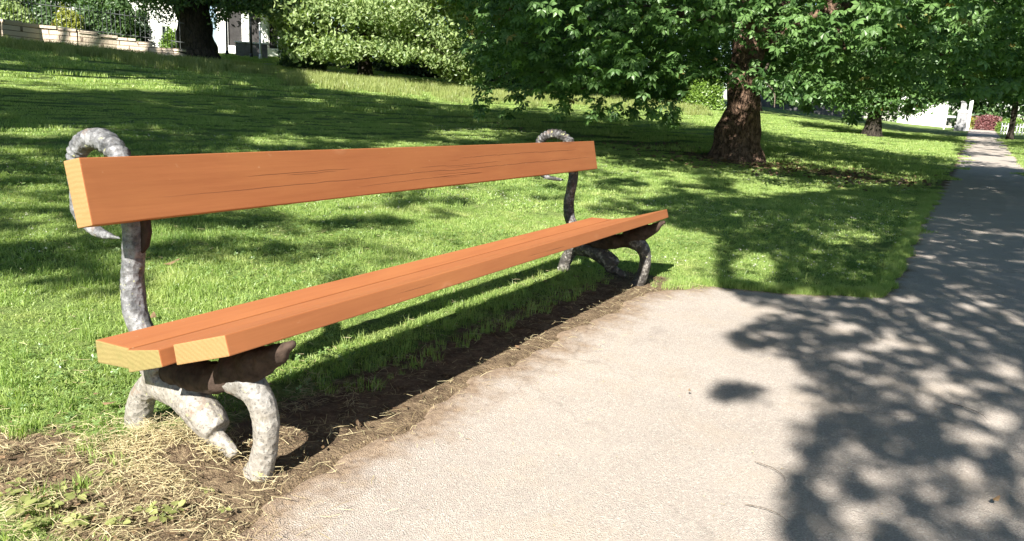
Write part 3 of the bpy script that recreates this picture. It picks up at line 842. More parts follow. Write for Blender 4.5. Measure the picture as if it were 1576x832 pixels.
# brown leaf crumbs by the chestnut trunk and under the bench
X = np.concatenate([rng.normal(TRUNK[0] + 1.0, 2.0, 1500), rng.normal(-1.6, 0.12, 260), rng.normal(-1.7, 0.35, 260)])
Y = np.concatenate([rng.normal(TRUNK[1] - 0.5, 1.3, 1500), rng.uniform(1.2, 4.6, 260), rng.normal(1.0, 0.15, 260)])
sz = np.concatenate([rng.uniform(0.05, 0.16, 1500), rng.uniform(0.008, 0.030, 520)])
P = np.c_[X, Y, terrain(X, Y) + 0.02 + sz * 0.15]
k = ~on_path(X, Y, 0.02)
tag(link('leaf_litter', leaves_mesh('leaf_litter', P[k], sz[k], T_LF, M_brownleaf, tilt=rng.normal(0, .3, k.sum()), roll=rng.normal(0, .3, k.sum()))), kind='stuff')
gn_ = 1500
X = np.concatenate([rng.uniform(-1.4, 1.5, 500), path_left(rng.uniform(.6, 4.6, 1000)) * 0 + 0]); Y = np.concatenate([rng.uniform(0.9, 7, 500), rng.uniform(.8, 4.8, 1000)])
X[500:] = path_left(Y[500:]) + np.abs(rng.normal(0, .10, 1000))
P = np.c_[X, Y, np.full(gn_, .012)]
tag(link('grit', leaves_mesh('grit', P, rng.uniform(.004, .011, gn_), tmpl_cluster(3, 5), M_straw, var=rng.choice([0.0, .5, .99], gn_))), kind='stuff')
# ================================================================== BENCH
BO = np.array([-1.70, 2.85, 0.0])
bench = thing('park_bench', 'long park bench of orange-brown stained beams on rustic silver-painted cast iron frames', 'bench', BO)

def plank(name, sec, y0, y1, bev, endm, label=None, wob=0.0015):
    """sec: four (x,z) corners, counter-clockwise seen from the near end"""
    bm = bmesh.new()
    rings = []
    nseg = 60
    for i in range(nseg + 1):
        y = y0 + (y1 - y0) * i / nseg
        w_ = 0 if i in (0, nseg) else wob
        rings.append([bm.verts.new((x - BO[0] + noise.noise(Vector((y * 1.5, x * 20, z))) * w_, y - BO[1], z + noise.noise(Vector((y * 1.7, x * 9, z * 30))) * w_)) for x, z in sec])
    for i in range(nseg):
        for k in range(4):
            bm.faces.new((rings[i][k], rings[i][(k + 1) % 4], rings[i + 1][(k + 1) % 4], rings[i + 1][k]))
    bm.faces.new(rings[0][::-1]); bm.faces.new(rings[-1])
    bmesh.ops.recalc_face_normals(bm, faces=bm.faces)
    es = []
    for e in bm.edges:
        if len(e.link_faces) == 2 and e.calc_face_angle(0) > 0.6: es.append(e)
    bmesh.ops.bevel(bm, geom=es, offset=bev, segments=2, affect='EDGES', profile=0.6)
    for f in bm.faces:
        f.material_index = 1 if abs(f.normal.y) > 0.9 else 0
    me = bpy.data.meshes.new(name); bm.to_mesh(me); bm.free()
    me.materials.append(M_paint); me.materials.append(endm)
    o = link(name, me, bench)
    if label: o['label'] = label
    return o
plank('seat_plank', [(-1.580, 0.408), (-1.398, 0.467), (-1.383, 0.418), (-1.569, 0.357)], 1.200, 4.505, 0.003, M_end, 'front seat beam with a fresh yellow sawn end')
plank('seat_plank', [(-1.723, 0.372), (-1.598, 0.398), (-1.586, 0.356), (-1.716, 0.314)], 1.172, 4.49, 0.003, M_endold, 'middle seat beam with a greenish weathered end')
plank('seat_plank', [(-1.868, 0.368), (-1.731, 0.372), (-1.727, 0.317), (-1.862, 0.306)], 1.185, 4.47, 0.004, M_endold, 'rear seat beam with a greenish weathered end')
plank('backrest_beam', [(-1.978, 0.824), (-1.911, 0.838), (-1.873, 0.668), (-1.936, 0.653)], 1.200, 4.525, 0.003, M_end)

def leg_frame(yplane, label, mi):
    def c(u, v, dy=0.0):
        q = aty(u, v, 1.375); return (q[0] - BO[0], yplane + dy - BO[1], q[2])
    mb = MB()
    PXm = 0.00232
    def limb(px, rad, sq=(1, 1), n=7, dy=None, seg=14):
        P = [c(a, b, (dy[i] if dy else 0)) for i, (a, b) in enumerate(px)]
        cen = catmull(P, n); rr = np.interp(np.linspace(0, len(px) - 1, len(cen)), range(len(px)), rad) * PXm
        mb.tube(cen, rr, seg, sq)
    # rear leg and upright with the curl (pixel positions on the near frame, radius in pixels)
    limb([(214, 700), (214, 672), (213, 640), (220, 610), (234, 590), (250, 578)], [19, 18, 17, 16.5, 17, 18], (0.95, 1))
    limb([(250, 574), (236, 548), (219, 512), (208, 478), (204, 440), (205, 400), (206, 362), (203, 330), (198, 295), (193, 264), (184, 240), (167, 221), (147, 213), (129, 220), (118, 238), (117, 262), (121, 292), (121, 320), (133, 343), (152, 357), (170, 363), (186, 367)],
         [17, 16, 15, 14.5, 14, 13.5, 13.5, 13.5, 13, 13, 13, 13, 13, 12.5, 11.5, 11, 10, 9.5, 8.5, 7, 5.5, 1.5], (1.0, 1), 6)
    # sloping middle brace with its broken stub
    limb([(240, 592), (266, 600), (290, 614), (310, 634), (326, 652), (336, 664)], [18, 20, 22, 23.5, 23, 19], (0.85, 1))
    limb([(316, 660), (336, 676), (350, 688), (362, 702)], [15, 12, 10, 8], (0.8, 1))
    limb([(300, 612), (306, 597), (311, 588)], [10, 5, 1.5])
    # front leg
    limb([(358, 578), (380, 588), (399, 612), (409, 645), (409, 680), (403, 712), (395, 738), (394, 765)], [20, 20.5, 17.5, 15.5, 15, 15.5, 17.5, 19], (0.9, 1))
    limb([(376, 600), (360, 592), (350, 570)], [12, 7, 1.5])
    limb([(236, 572), (244, 560), (250, 548)], [18, 15, 12])
    limb([(394, 724), (380, 738), (362, 747), (345, 752)], [14, 12, 8, 4])
    # seat bearer: the dark member below the beams
    mb0, mb = mb, MB()
    limb([(258, 570), (276, 573), (300, 578), (330, 582), (352, 578), (380, 568), (406, 556), (430, 543), (452, 529)], [13, 18, 19, 19, 19, 18, 16, 11, 4], (1.15, 1))
    limb([(345, 556), (380, 552), (410, 542)], [9, 12, 8], (1.0, 1))
    mb2, mb = mb, mb0
    def remesh(mbx):
        me = mbx.mesh('f', [])
        tmp = bpy.data.objects.new('tmp', me); COL.objects.link(tmp)
        r = tmp.modifiers.new('r', 'REMESH'); r.mode = 'VOXEL'; r.voxel_size = 0.0055
        s_ = tmp.modifiers.new('s', 'SMOOTH'); s_.iterations = 3
        dg = bpy.context.evaluated_depsgraph_get()
        m2 = bpy.data.meshes.new_from_object(tmp.evaluated_get(dg))
        bpy.data.objects.remove(tmp)
        n = len(m2.vertices); co = np.zeros(n * 3, np.float32); m2.vertices.foreach_get('co', co); co = co.reshape(-1, 3)
        no = np.zeros(n * 3, np.float32); m2.vertices.foreach_get('normal', no); no = no.reshape(-1, 3)
        return m2, co, no
    def rough(mbx, amp):
        m3, c3, n3 = remesh(mbx)
        d3 = np.array([noise.noise(Vector(p_) * 17) * amp * 1.6 + noise.noise(Vector((p_[0] * 60, p_[1] * 60, p_[2] * 20))) * amp * .6 for p_ in c3.tolist()])
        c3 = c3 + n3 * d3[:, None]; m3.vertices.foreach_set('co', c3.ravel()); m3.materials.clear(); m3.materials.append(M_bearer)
        m3.polygons.foreach_set('use_smooth', np.ones(len(m3.polygons), bool)); m3.name = 'seat_bearer'; return m3
    m2, co, no = remesh(mb)
    dsp = np.array([noise.noise(Vector(p_) * 14) * 0.004 + noise.noise(Vector(p_) * 60) * 0.0013 + noise.noise(Vector(p_) * 130) * 0.0014 for p_ in co.tolist()])
    # ringed ribs round the curl
    top = np.clip((co[:, 2] - 0.74) / 0.05, 0, 1)
    ccx, ccz = c(146, 262)[0], c(146, 262)[2]
    ang = np.arctan2(co[:, 2] - ccz, co[:, 0] - ccx)
    dsp += top * 0.0028 * np.sin(ang * 28 + 1.5 * np.sin(co[:, 1] * 60))
    co = co + no * dsp[:, None]
    m2.vertices.foreach_set('co', co.ravel()); m2.materials.clear(); m2.materials.append(mi)
    m2.polygons.foreach_set('use_smooth', np.ones(len(m2.polygons), bool)); m2.name = 'leg_frame'
    o = link('leg_frame', m2, bench); o['label'] = label
    # rusted strap that bolts the beam to the upright
    mb = MB(); q = c(217, 362)
    mb.tube([(q[0] + .004, q[1] + .01, q[2] + .055), (q[0] + .006, q[1] + .012, q[2] + .01), (q[0] + .002, q[1] + .01, q[2] - .03), (q[0] - .006, q[1] + .005, q[2] - .05)], [.017, .018, .014, .005], 10, (1, 1), .5, 30)
    if yplane < 2: link('bracket', mb.mesh('bracket', [M_rustwood]), o)
    link('seat_bearer', rough(mb2, 0.006), o)['label'] = 'rusty bearer, darkened in colour for the shade under the seat beams'
    return o
leg_frame(1.375, 'near silver iron leg frame lit by the sun', M_iron)
leg_frame(4.35, 'far iron leg frame, darker colour with the beam shade painted in', M_iron_shaded)

# ================================================================== TREES
def crown_obj(name, parent, P, size, tm, m, **k):
    org = np.array(parent.location)
    return link(name, leaves_mesh(name, P, size, tm, m, origin=org, **k), parent)

def trunk_obj(parent, mb, m, name='trunk'):
    me = mb.mesh(name, [m], smooth=True); o = link(name, me, parent); return o

def clumps(centers, n_each, rad, flat=0.6):
    c = np.repeat(centers, n_each, 0)
    return c + rng.normal(0, 1, c.shape) * np.array([rad, rad, rad * flat])

# ---- the big horse chestnut
tb = TRUNK
chest = thing('horse_chestnut_tree', 'big horse chestnut with a stout reddish trunk and low spreading leafy crown beside the path', 'tree', tb)
mb = MB()
hgt = [-0.3, 0.0, 0.12, 0.3, 0.55, 0.9, 1.2, 1.6, 2.0, 2.6, 3.4, 4.4, 5.5]
rad = [0.72, 0.60, 0.53, 0.46, 0.41, 0.36, 0.32, 0.31, 0.305, 0.31, 0.31, 0.28, 0.22]
ctr = [(0.02 * z, 0.0, z) for z in hgt]
cc_ = catmull(ctr, 8); rr_ = np.interp(np.linspace(0, len(hgt) - 1, len(cc_)), range(len(hgt)), rad)
V0 = mb.n
mb.tube(cc_, rr_, 56, nz=0.16, nf=1.6, seed=3)
Vt = mb.V[-1]
for i in range(len(Vt)):
    x_, y_, z_ = Vt[i]; r_ = math.hypot(x_, y_); a_ = math.atan2(y_, x_)
    if r_ > 0.05:
        fl = 0.16 * math.exp(-max(z_, 0) / 0.35) * math.sin(a_ * 5 + 1.1) + 0.06 * math.sin(a_ * 3 + z_ * 2.3) * 1.0
        kn = 0.055 * noise.noise(Vector((x_ * 5, y_ * 5, z_ * 4))) + 0.10 * abs(noise.noise(Vector((x_ * 2.3, y_ * 2.3, z_ * 2 + 5))))
        bu = 0.22 * math.exp(-((z_ - .62) / .22) ** 2 - ((a_ + 2.7) / .5) ** 2) + .12 * math.exp(-((z_ - 1.05) / .3) ** 2 - ((a_ + .9) / .5) ** 2) + .10 * math.exp(-((z_ - .35) / .2) ** 2 - ((a_ + 1.5) / .4) ** 2)
        s_ = 1 + (fl + kn * 1.6 + bu) * 0.9 / max(r_, 0.3) * 0.55
        Vt[i, 0] *= s_; Vt[i, 1] *= s_
limbs = []
for k in range(13):
    a_ = k * 2.399 + 0.4; z0 = 2.4 + 0.22 * k; L = random.uniform(4.6, 6.6)
    dx, dy = math.cos(a_), math.sin(a_)
    P_ = [(0.15 * dx, 0.15 * dy, z0), (L * .3 * dx, L * .3 * dy, z0 + 0.7), (L * .65 * dx, L * .65 * dy, z0 + 0.6), (L * dx, L * dy, z0 - 0.7 - 0.1 * k)]
    P_ = [np.array(q_) + rng.normal(0, .12, 3) for q_ in P_]
    cc_ = catmull(P_, 5); mb.tube(cc_, np.linspace(0.17, 0.025, len(cc_)), 8, nz=.2); limbs.append(cc_ + tb)
trunk_obj(chest, mb, M_bark)
CH_LIM = [(690, 30), (735, 132), (790, 148), (850, 152), (920, 156), (980, 160), (1030, 168), (1050, 150), (1062, 122), (1098, 130),
          (1105, 134), (1140, 130), (1165, 138), (1172, 152), (1215, 166), (1270, 160), (1290, 140), (1330, 150), (1400, 150), (1450, 150), (1576, 165), (1700, 165)]
C = []
zb0 = tb[2]
tries = 0
while len(C) < 1500 and tries < 60000:
    tries += 1
    a_ = random.uniform(0, 2 * math.pi); r_ = 7.4 * math.sqrt(random.random())
    top = 7.6 - 0.06 * r_ * r_
    z_ = random.uniform(0.7, min(top, 7.0))
    if random.random() < 0.45: z_ = random.uniform(0.7, 4.4)
    # hollow near the trunk below the limbs
    if z_ < 3.4 and r_ < 3.0 and math.sin(a_) < 0.3: continue
    q = np.array([tb[0] + r_ * math.cos(a_), tb[1] + r_ * math.sin(a_), zb0 + z_])
    u, v, ok = proj(q[None])
    if v[0] > interp_limit(u[0], CH_LIM) - 13 : continue
    if u[0] < 700: continue
    C.append(q)
C = np.array(C); C_CHEST = C.copy()
P = clumps(C, 21, 0.28, 0.45)
u, v, ok = proj(P); k = (v < interp_limit(u, CH_LIM) - 3) & filter_light(P, 4.6); P = P[k]
# hanging sprays at the crown's lower rim
spr = []
for (su, sv, n) in ((738, 172, 7), (752, 160, 9), (782, 172, 4), (800, 160, 8), (865, 172, 9), (868, 160, 8), (905, 176, 8), (918, 168, 10), (952, 174, 5), (978, 178, 9),
                    (1000, 170, 10), (1018, 184, 5), (1036, 188, 6), (1030, 176, 9), (1265, 150, 10), (1240, 158, 10), (1310, 176, 8), (1400, 170, 8)):
    D_ = random.uniform(12.3, 14.5)
    top_ = interp_limit(su, CH_LIM) - 12
    for j in range(int(n * 2.2)):
        t_ = random.random() ** 1.3; vv_ = sv + 8 - t_ * (sv + 8 - top_)
        spr.append(atd(su + random.gauss(0, 3 + 7 * t_) + 5 * math.sin(t_ * 3 + su), vv_, D_ + random.gauss(0, .15)))
spr = np.array(spr)
P2 = np.vstack([P, spr]); ts = rng.uniform(0.16, 0.29, len(P2))
# leaves droop outward from the trunk
az = np.arctan2(P2[:, 1] - tb[1], P2[:, 0] - tb[0]) + rng.normal(0, 0.9, len(P2))
crown_obj('crown', chest, P2, ts, T_CH, M_chest, az=az, tilt=rng.normal(0.45, 0.35, len(P2)), roll=rng.normal(0, 0.4, len(P2)))
# thin visible twigs
for k in range(60):
    mb = MB(); q = C[random.randrange(len(C))]; d_ = q - tb; d_[2] = 0; d_ /= np.linalg.norm(d_) + 1e-6
    s0 = q - d_ * random.uniform(.8, 1.5) + np.array([0, 0, random.uniform(.1, .5)])
    cc_ = catmull([s0, (s0 + q) / 2 + rng.normal(0, .1, 3), q, q + d_ * .3 + np.array([0, 0, -.2])], 4) - tb
    mb.tube(cc_, np.linspace(0.022, 0.006, len(cc_)), 5); link('branch', mb.mesh('branch', [M_twig], True), chest)

# ---- generic background tree
def bg_tree(name, label, base, tr, th, boxes, leafsize, m, bark, n_leaf, lean=(0, 0), lim=None, tm=T_CL, group=None, clump=0.55, flt=True, limbs=5, cat='tree', limbpts=None):
    """boxes: ellipsoids (dx,dy,dz,rx,ry,rz) relative to the base that hold the crown"""
    o = thing(name, label, cat, base, group)
    if tr:
        mb = MB(); z = np.array([-.3, 0, .15, .4, .9, 1.8, th * .6, th]); z = np.sort(z)
        rr = tr * np.array([1.9, 1.6, 1.35, 1.18, 1.05, 1.0, .85, .6])
        ctr = np.c_[lean[0] * z / th, lean[1] * z / th, z]
        cc = catmull(ctr, 4); r2 = np.interp(np.linspace(0, 7, len(cc)), range(8), rr)
        mb.tube(cc, r2, 20, nz=.22, nf=1.8, seed=base[0])
        for k in range(limbs):
            bx = boxes[k % len(boxes)]
            e = np.array([bx[0] + random.uniform(-.6, .6) * bx[3], bx[1] + random.uniform(-.6, .6) * bx[4], bx[2] + random.uniform(-.3, .3) * bx[5]])
            s0 = np.array([lean[0], lean[1], th]) * random.uniform(.5, .95)
            cc = catmull([s0, s0 * .5 + e * .5 + np.array([0, 0, .4]), e], 5); mb.tube(cc, np.linspace(tr * .38, .03, len(cc)), 7, nz=.2)
        for lp in (limbpts or []):
            cc = catmull(lp, 6); mb.tube(cc, np.linspace(tr * .45, .07, len(cc)), 9, nz=.2)
        trunk_obj(o, mb, bark)
    vol = np.array([b[3] * b[4] * b[5] for b in boxes]) ** (2 / 3); cnt = (vol / vol.sum() * n_leaf / 16).astype(int) + 1
    C = []
    for b, nn in zip(boxes, cnt):
        d = rng.normal(0, 1, (nn, 3)); d /= np.linalg.norm(d, axis=1)[:, None]
        d *= (rng.uniform(0.35, 1, nn) ** 0.45)[:, None]
        C.append(np.array(base) + np.array(b[:3]) + d * np.array(b[3:]))
    C = np.vstack(C)
    P = clumps(C, 16, clump, 0.45)
    keep = np.ones(len(P), bool)
    if lim is not None:
        u, v, ok = proj(P); keep &= v < interp_limit(u, lim)
    keep &= P[:, 2] > terrain(P[:, 0], P[:, 1]) + 0.03
    if flt: keep &= filter_light(P, 5.0)
    P = P[keep]
    crown_obj('crown', o, P, rng.uniform(.75, 1.25, len(P)) * leafsize, tm, m)
    return o

# left trunk of the great oak on the rise
b = ground_hit(308, 94); OAKB = b.copy()
Lb = np.linalg.norm(b[:2]); pxm = Lb / F
right = np.array([M[0][0], M[1][0], 0]); right /= np.linalg.norm(right)
right = np.array([b[1], -b[0], 0]) / Lb       # screen-right at that bearing
fwd = np.array([b[0], b[1], 0]) / Lb
def offs(du, z, dd=0): return tuple(right * du * pxm + fwd * dd + np.array([0, 0, z]))
bg_tree('oak_tree', 'massive dark oak trunk standing on the rise in front of the white house', b, 0.62, 5.5,
        [(*offs(62, 1.9, -1), 1.3, 1.2, 0.45), (*offs(-62, 2.1, -.5), 1.9, 1.6, 0.5), (*offs(-20, 2.6, 0), 2.5, 2, 0.5), (*offs(-15, 5.5, 0), 5, 4, 2.0), (*offs(25, 2.6, 1), 2.4, 2, .5), (*offs(90, 2.0, 0), 2.0, 1.5, .6), (*offs(48, 1.3, -1), .8, .8, .4)],
        0.24, M_oak, M_bark2, 6800, lean=(float(-right[0] * .75), float(-right[1] * .75)), clump=.5,
        limbpts=[[offs(-14, 2.6), offs(-40, 2.5, -.5), offs(-70, 2.2, -1), offs(-105, 2.3, -1)], [offs(-5, 2.3), offs(40, 2.4), offs(90, 2.3, 1), offs(150, 2.8, 1)]],
        lim=[(0, 40), (180, 62), (205, 62), (222, 34), (240, 30), (262, 40), (275, 30), (285, 10), (318, 10), (325, 42), (345, 30), (360, 16), (420, 20), (500, 40)])

# bright layered trees along the top of the lawn
b = ground_hit(562, 122); b = atd(562, 122, np.linalg.norm(b[:2]) + 1.0); b[2] = terrain(b[0], b[1])
Lb = np.linalg.norm(b[:2]); pxm = Lb / F; right = np.array([b[1], -b[0], 0]) / Lb; fwd = np.array([b[0], b[1], 0]) / Lb
LIM_M = [(340, 0), (395, 8), (420, 34), (438, 76), (452, 98), (480, 92), (500, 92), (520, 100), (540, 98), (552, 82), (590, 86), (615, 96), (640, 84), (662, 104), (690, 126), (715, 140), (738, 130), (760, 112), (800, 140)]
mid_layers = []
for (du, z, dd, rx, rz) in ((-70, 1.1, -2.0, 1.5, .5), (-20, 1.0, -2.4, 1.3, .45), (45, 1.0, -2.2, 1.6, .5), (100, .9, -2.0, 1.5, .6), (140, .6, -1.4, 1.2, .6), (-60, 2.2, -1.2, 2.6, .55), (20, 2.6, -2.0, 2.6, .5), (90, 2.0, -1.5, 2.4, .6), (130, 1.1, -1.2, 1.5, .8), (-105, 1.4, 0, 1.5, .6), (-30, 3.4, -1.5, 3.0, .5),
                            (60, 3.6, -1.8, 3.0, .5), (0, 4.6, -.8, 3.6, .7), (110, 3.3, -.5, 2.2, .7), (-110, 3.4, -.5, 2.4, .7), (-60, 4.6, 0, 2.6, .6), (0, 6.0, 0, 4.0, 1.0), (150, 4.6, 0, 2.0, 1.0)):
    mid_layers.append((*offs(du, z, dd), rx, rx * .8, rz))
bg_tree('maple_tree', 'bright layered broadleaf tree with a dark trunk in sun at the top of the lawn', b, 0.24, 4.0, mid_layers, 0.30, M_maple, M_bark2, 15000, lim=LIM_M, clump=.36)

def simple_tree(name, label, u, v, D, tr, th, crowns, ls, m, n, lim=None, **k):
    b = atd(u, v, D); b[2] = terrain(b[0], b[1])
    global pxm, right, fwd
    Lb = np.linalg.norm(b[:2]); pxm = Lb / F; right = np.array([b[1], -b[0], 0]) / Lb; fwd = np.array([b[0], b[1], 0]) / Lb
    bx = [(*offs(du, z, dd), rx, ry, rz) for du, z, dd, rx, ry, rz in crowns]
    return bg_tree(name, label, b, tr, th, bx, ls, m, M_bark2, n, lim=lim, **k)

simple_tree('broadleaf_tree', 'tall light green tree rising behind the layered maple', 500, 110, 44, 0.35, 5, [(-20, 5.5, 0, 5, 3, 2.6), (60, 5.0, 0, 4, 3, 2.8), (-80, 4.2, 0, 2.4, 2, 2.0)], 0.38, M_maple, 9000,
            lim=[(300, 5), (385, 25), (415, 40), (430, 70), (470, 90), (600, 95), (800, 95)], clump=.6)
simple_tree('broadleaf_tree', 'mid green tree between the layered maple and the horse chestnut', 730, 140, 40, 0.3, 4.5, [(0, 3.0, 0, 3, 2.5, 2.4), (-10, 5.5, 0, 4, 3, 2.2), (60, 4.5, 0, 3.5, 3, 3)], 0.30, M_chest, 8000,
            lim=[(600, 90), (670, 130), (700, 140), (760, 140), (900, 140)], clump=.5)
simple_tree('broadleaf_tree', 'dark tree behind the left half of the horse chestnut crown', 900, 150, 46, 0.35, 4.5, [(-40, 4.5, 0, 5, 3, 3), (80, 4.5, 0, 5, 3, 3), (20, 7, 0, 7, 3, 3)], 0.42, M_oak, 9000,
            lim=[(600, 120), (760, 130), (1000, 140), (1200, 150)], clump=.7)
simple_tree('broadleaf_tree', 'dark tree rising behind the horse chestnut trunk', 1160, 160, 52, 0.35, 5, [(-40, 4.5, 0, 6, 3, 3), (80, 4.8, 0, 6, 3, 3.2), (20, 8, 0, 7, 3, 3)], 0.46, M_oak, 9000,
            lim=[(900, 130), (1160, 140), (1290, 150), (1400, 155), (1500, 160)], clump=.7)
simple_tree('squat_tree', 'low squat tree with a thick pale trunk right of the horse chestnut', 1343, 197, 38, 0.30, 2.0, [(-30, 1.9, 0, 2.2, 1.8, .8), (30, 2.0, 0, 2.6, 1.8, 1.0), (0, 3.4, 0, 3.6, 2.5, 1.2), (70, 3.0, 0, 2.6, 2, 1.2)], 0.26, M_chest, 8500,
            lim=[(1200, 150), (1270, 158), (1290, 172), (1320, 185), (1345, 178), (1370, 172), (1400, 178), (1440, 160), (1480, 148), (1520, 150)], clump=.38)
simple_tree('broadleaf_tree', 'broad tree whose low branches hang above the far end of the path', 1556, 200, 48, 0.13, 4, [(-60, 3.6, 0, 3.2, 3, 1.2), (0, 3.4, 0, 3.2, 3, 1.3), (-20, 6, 0, 5, 3, 2.2), (-110, 5, 0, 3.5, 3, 1.7), (60, 4, 0, 3, 3, 2)], 0.30, M_chest, 11000,
            lim=[(1380, 120), (1440, 148), (1470, 152), (1500, 158), (1530, 165), (1576, 170), (1700, 180)], clump=.5)
simple_tree('broadleaf_tree', 'dark tree closing the view behind the far garden', 1520, 190, 92, 0.35, 5, [(-60, 4, 0, 7, 4, 4), (60, 4.5, 0, 7, 4, 4.5), (-20, 11, 0, 11, 4, 5)], 0.8, M_oak, 5000, clump=1.0, flt=False)
simple_tree('broadleaf_tree', 'hazy green tree above the white building', 1400, 180, 88, 0.35, 5, [(-60, 8, 0, 8, 4, 4.5), (60, 9, 0, 8, 4, 4.5)], 0.8, M_oak, 4500, clump=1.0, flt=False)

# ---- shrubs
def shrub(name, label, u, v, D, wpx, hpx, m, ls, n, group=None, top=None):
    b = atd(u, v, D); b[2] = terrain(b[0], b[1]); pm = D / F
    o = thing(name, label, 'shrub', b, group)
    nn = n; d = rng.normal(0, 1, (nn, 3)); d /= np.linalg.norm(d, axis=1)[:, None]; d[:, 2] = np.abs(d[:, 2])
    d *= (rng.uniform(.45, 1, nn) ** .35)[:, None]
    rr = np.array([wpx / 2 * pm, wpx / 2 * pm * .8, hpx * pm])
    bump_ = 1 + 0.22 * np.array([noise.noise(Vector((q * 2.3).tolist()) + Vector((u, 0, 0))) for q in d])
    P = b + d * rr * bump_[:, None]
    crown_obj('foliage', o, P, rng.uniform(.7, 1.2, nn) * ls, T_CL, m)
    mb = MB()
    for k in range(4):
        mb.tube([(0, 0, -.1), (rr[0] * .2 * math.cos(k * 1.6), rr[1] * .2 * math.sin(k * 1.6), rr[2] * .5), (rr[0] * .5 * math.cos(k * 1.6), rr[1] * .5 * math.sin(k * 1.6), rr[2] * .75)], [.06, .04, .02], 6)
    link('stem', mb.mesh('stem', [M_bark2]), o)
    return o
shrub('shrub', 'sunlit bright green shrub just left of the chestnut trunk', 1078, 179, 44, 56, 62, M_bright, .26, 3600)
shrub('dark_shrub', 'dark rounded bush under the trees beside the white house', 466, 108, 36, 62, 36, M_oak, .24, 2600)
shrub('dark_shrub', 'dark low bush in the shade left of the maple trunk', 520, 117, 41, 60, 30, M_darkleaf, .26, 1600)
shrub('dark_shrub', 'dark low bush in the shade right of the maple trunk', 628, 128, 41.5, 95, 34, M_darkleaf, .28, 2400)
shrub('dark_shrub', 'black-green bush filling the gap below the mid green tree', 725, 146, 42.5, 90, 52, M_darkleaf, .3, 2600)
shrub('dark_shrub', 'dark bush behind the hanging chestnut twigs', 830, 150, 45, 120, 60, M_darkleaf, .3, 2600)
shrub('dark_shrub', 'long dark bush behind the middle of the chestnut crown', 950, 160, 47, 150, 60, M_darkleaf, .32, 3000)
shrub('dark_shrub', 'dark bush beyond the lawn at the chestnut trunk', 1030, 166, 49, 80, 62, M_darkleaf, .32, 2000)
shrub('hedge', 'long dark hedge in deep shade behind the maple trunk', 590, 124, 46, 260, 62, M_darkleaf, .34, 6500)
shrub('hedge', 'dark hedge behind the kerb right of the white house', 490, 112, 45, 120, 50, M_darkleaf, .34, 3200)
shrub('red_shrub', 'dark pink leaved shrub at the far end of the path', 1517, 199, 66, 36, 19, M_red, .26, 1300)
shrub('yellow_shrub', 'yellow green shrub left of the pink shrub', 1498, 197, 66, 22, 15, M_yellow, .24, 700)
shrub('round_shrub', 'clipped green dome shrub right of the pink shrub', 1556, 200, 64, 32, 18, M_bright, .22, 1300)
shrub('shrub', 'yellow and orange tinted bush on the stone wall', 108, 62, 34.5, 34, 45, M_yellow, .22, 1500)
shrub('dark_shrub', 'large dark bush behind the railings left of the oak', 160, 70, 36, 100, 74, M_oak, .26, 4200)
shrub('shrub', 'green bush behind the railings at the left edge', 18, 56, 36, 70, 44, M_maple, .24, 2200)
shrub('shrub', 'small yellow green bush just left of the oak trunk', 268, 86, 40, 34, 26, M_bright, .22, 900)
shrub('shrub', 'upright bush behind the railings under the left tree', 72, 58, 36, 50, 46, M_oak, .24, 1800)
simple_tree('conifer', 'small dark pointed tree between the dark bush and the oak', 222, 78, 38, 0.10, 1.2, [(0, .6, 0, .28, .28, .6), (0, 1.2, 0, .18, .18, .5)], .16, M_darkleaf, 1100, clump=.06, flt=False)
simple_tree('broadleaf_tree', 'tree overhanging the stone wall at the left edge', 40, 60, 39, 0.22, 3.2, [(-20, 2.2, 0, 2.2, 2, .7), (40, 2.0, 0, 1.6, 2, .7), (10, 3.6, 0, 3.4, 3, 1.0)], .28, M_oak, 5200,
            lim=[(-100, 30), (0, 28), (60, 30), (80, 26), (100, 10), (120, 4), (160, 4), (300, 4)], clump=.4)

# ================================================================== WALLS, FENCE, HOUSES
def ground_pts(px, lift=0):
    return [ground_hit(*q) for q in px]
# retaining wall with coping
wp = ground_pts([(-60, 60), (0, 67), (60, 72), (120, 78), (180, 84), (240, 91), (285, 97)])
wp = [q + np.array([q[0], q[1], 0]) / np.linalg.norm(q[:2]) * 0.6 for q in wp]
org = wp[3]
wall = thing('stone_retaining_wall', 'low sunlit sandstone wall along the top of the lawn at the left', 'wall', org)
def wall_mesh(name, pts, hts, th, m, parent, zlift=0.0, base=-0.4):
    mb = MB()
    pts = [np.array(q) - np.array(parent.location) for q in pts]
    for i in range(len(pts) - 1):
        a, b_ = pts[i], pts[i + 1]; d = (b_ - a)[:2]; n = np.array([-d[1], d[0]]) / np.linalg.norm(d) * th / 2
        for_ = []
        for q, h in ((a, hts[i]), (b_, hts[i + 1])):
            for sgn in (-1, 1):
                for z in (q[2] + base + zlift, q[2] + h + zlift): for_.append((q[0] + n[0] * sgn, q[1] + n[1] * sgn, z))
        mb.add(for_, f4=[(0, 1, 3, 2), (4, 6, 7, 5), (0, 4, 5, 1), (2, 3, 7, 6), (1, 5, 7, 3), (0, 2, 6, 4)])
    return link(name, mb.mesh(name, [m]), parent)
hts = [0.72, .70, .66, .62, .56, .46, .34]
wall_mesh('wall_body', wp, hts, .30, M_stonewall, wall)
# ragged coping stones
mb = MB()
for i in range(len(wp) - 1):
    a, b_ = wp[i] - org, wp[i + 1] - org; L = np.linalg.norm((b_ - a)[:2]); n_ = int(L / .55); ang = math.atan2(b_[1] - a[1], b_[0] - a[0])
    for k in range(n_):
        t = (k + .5) / n_; q = a * (1 - t) + b_ * t; h = hts[i] * (1 - t) + hts[i + 1] * t
        mb.box((q[0], q[1], q[2] + h + .035 + random.uniform(-.01, .02)), (L / n_ - .03, .36 + random.uniform(-.03, .04), .09), ang + random.uniform(-.03, .03))
link('coping', mb.mesh('coping', [M_stonewall]), wall)
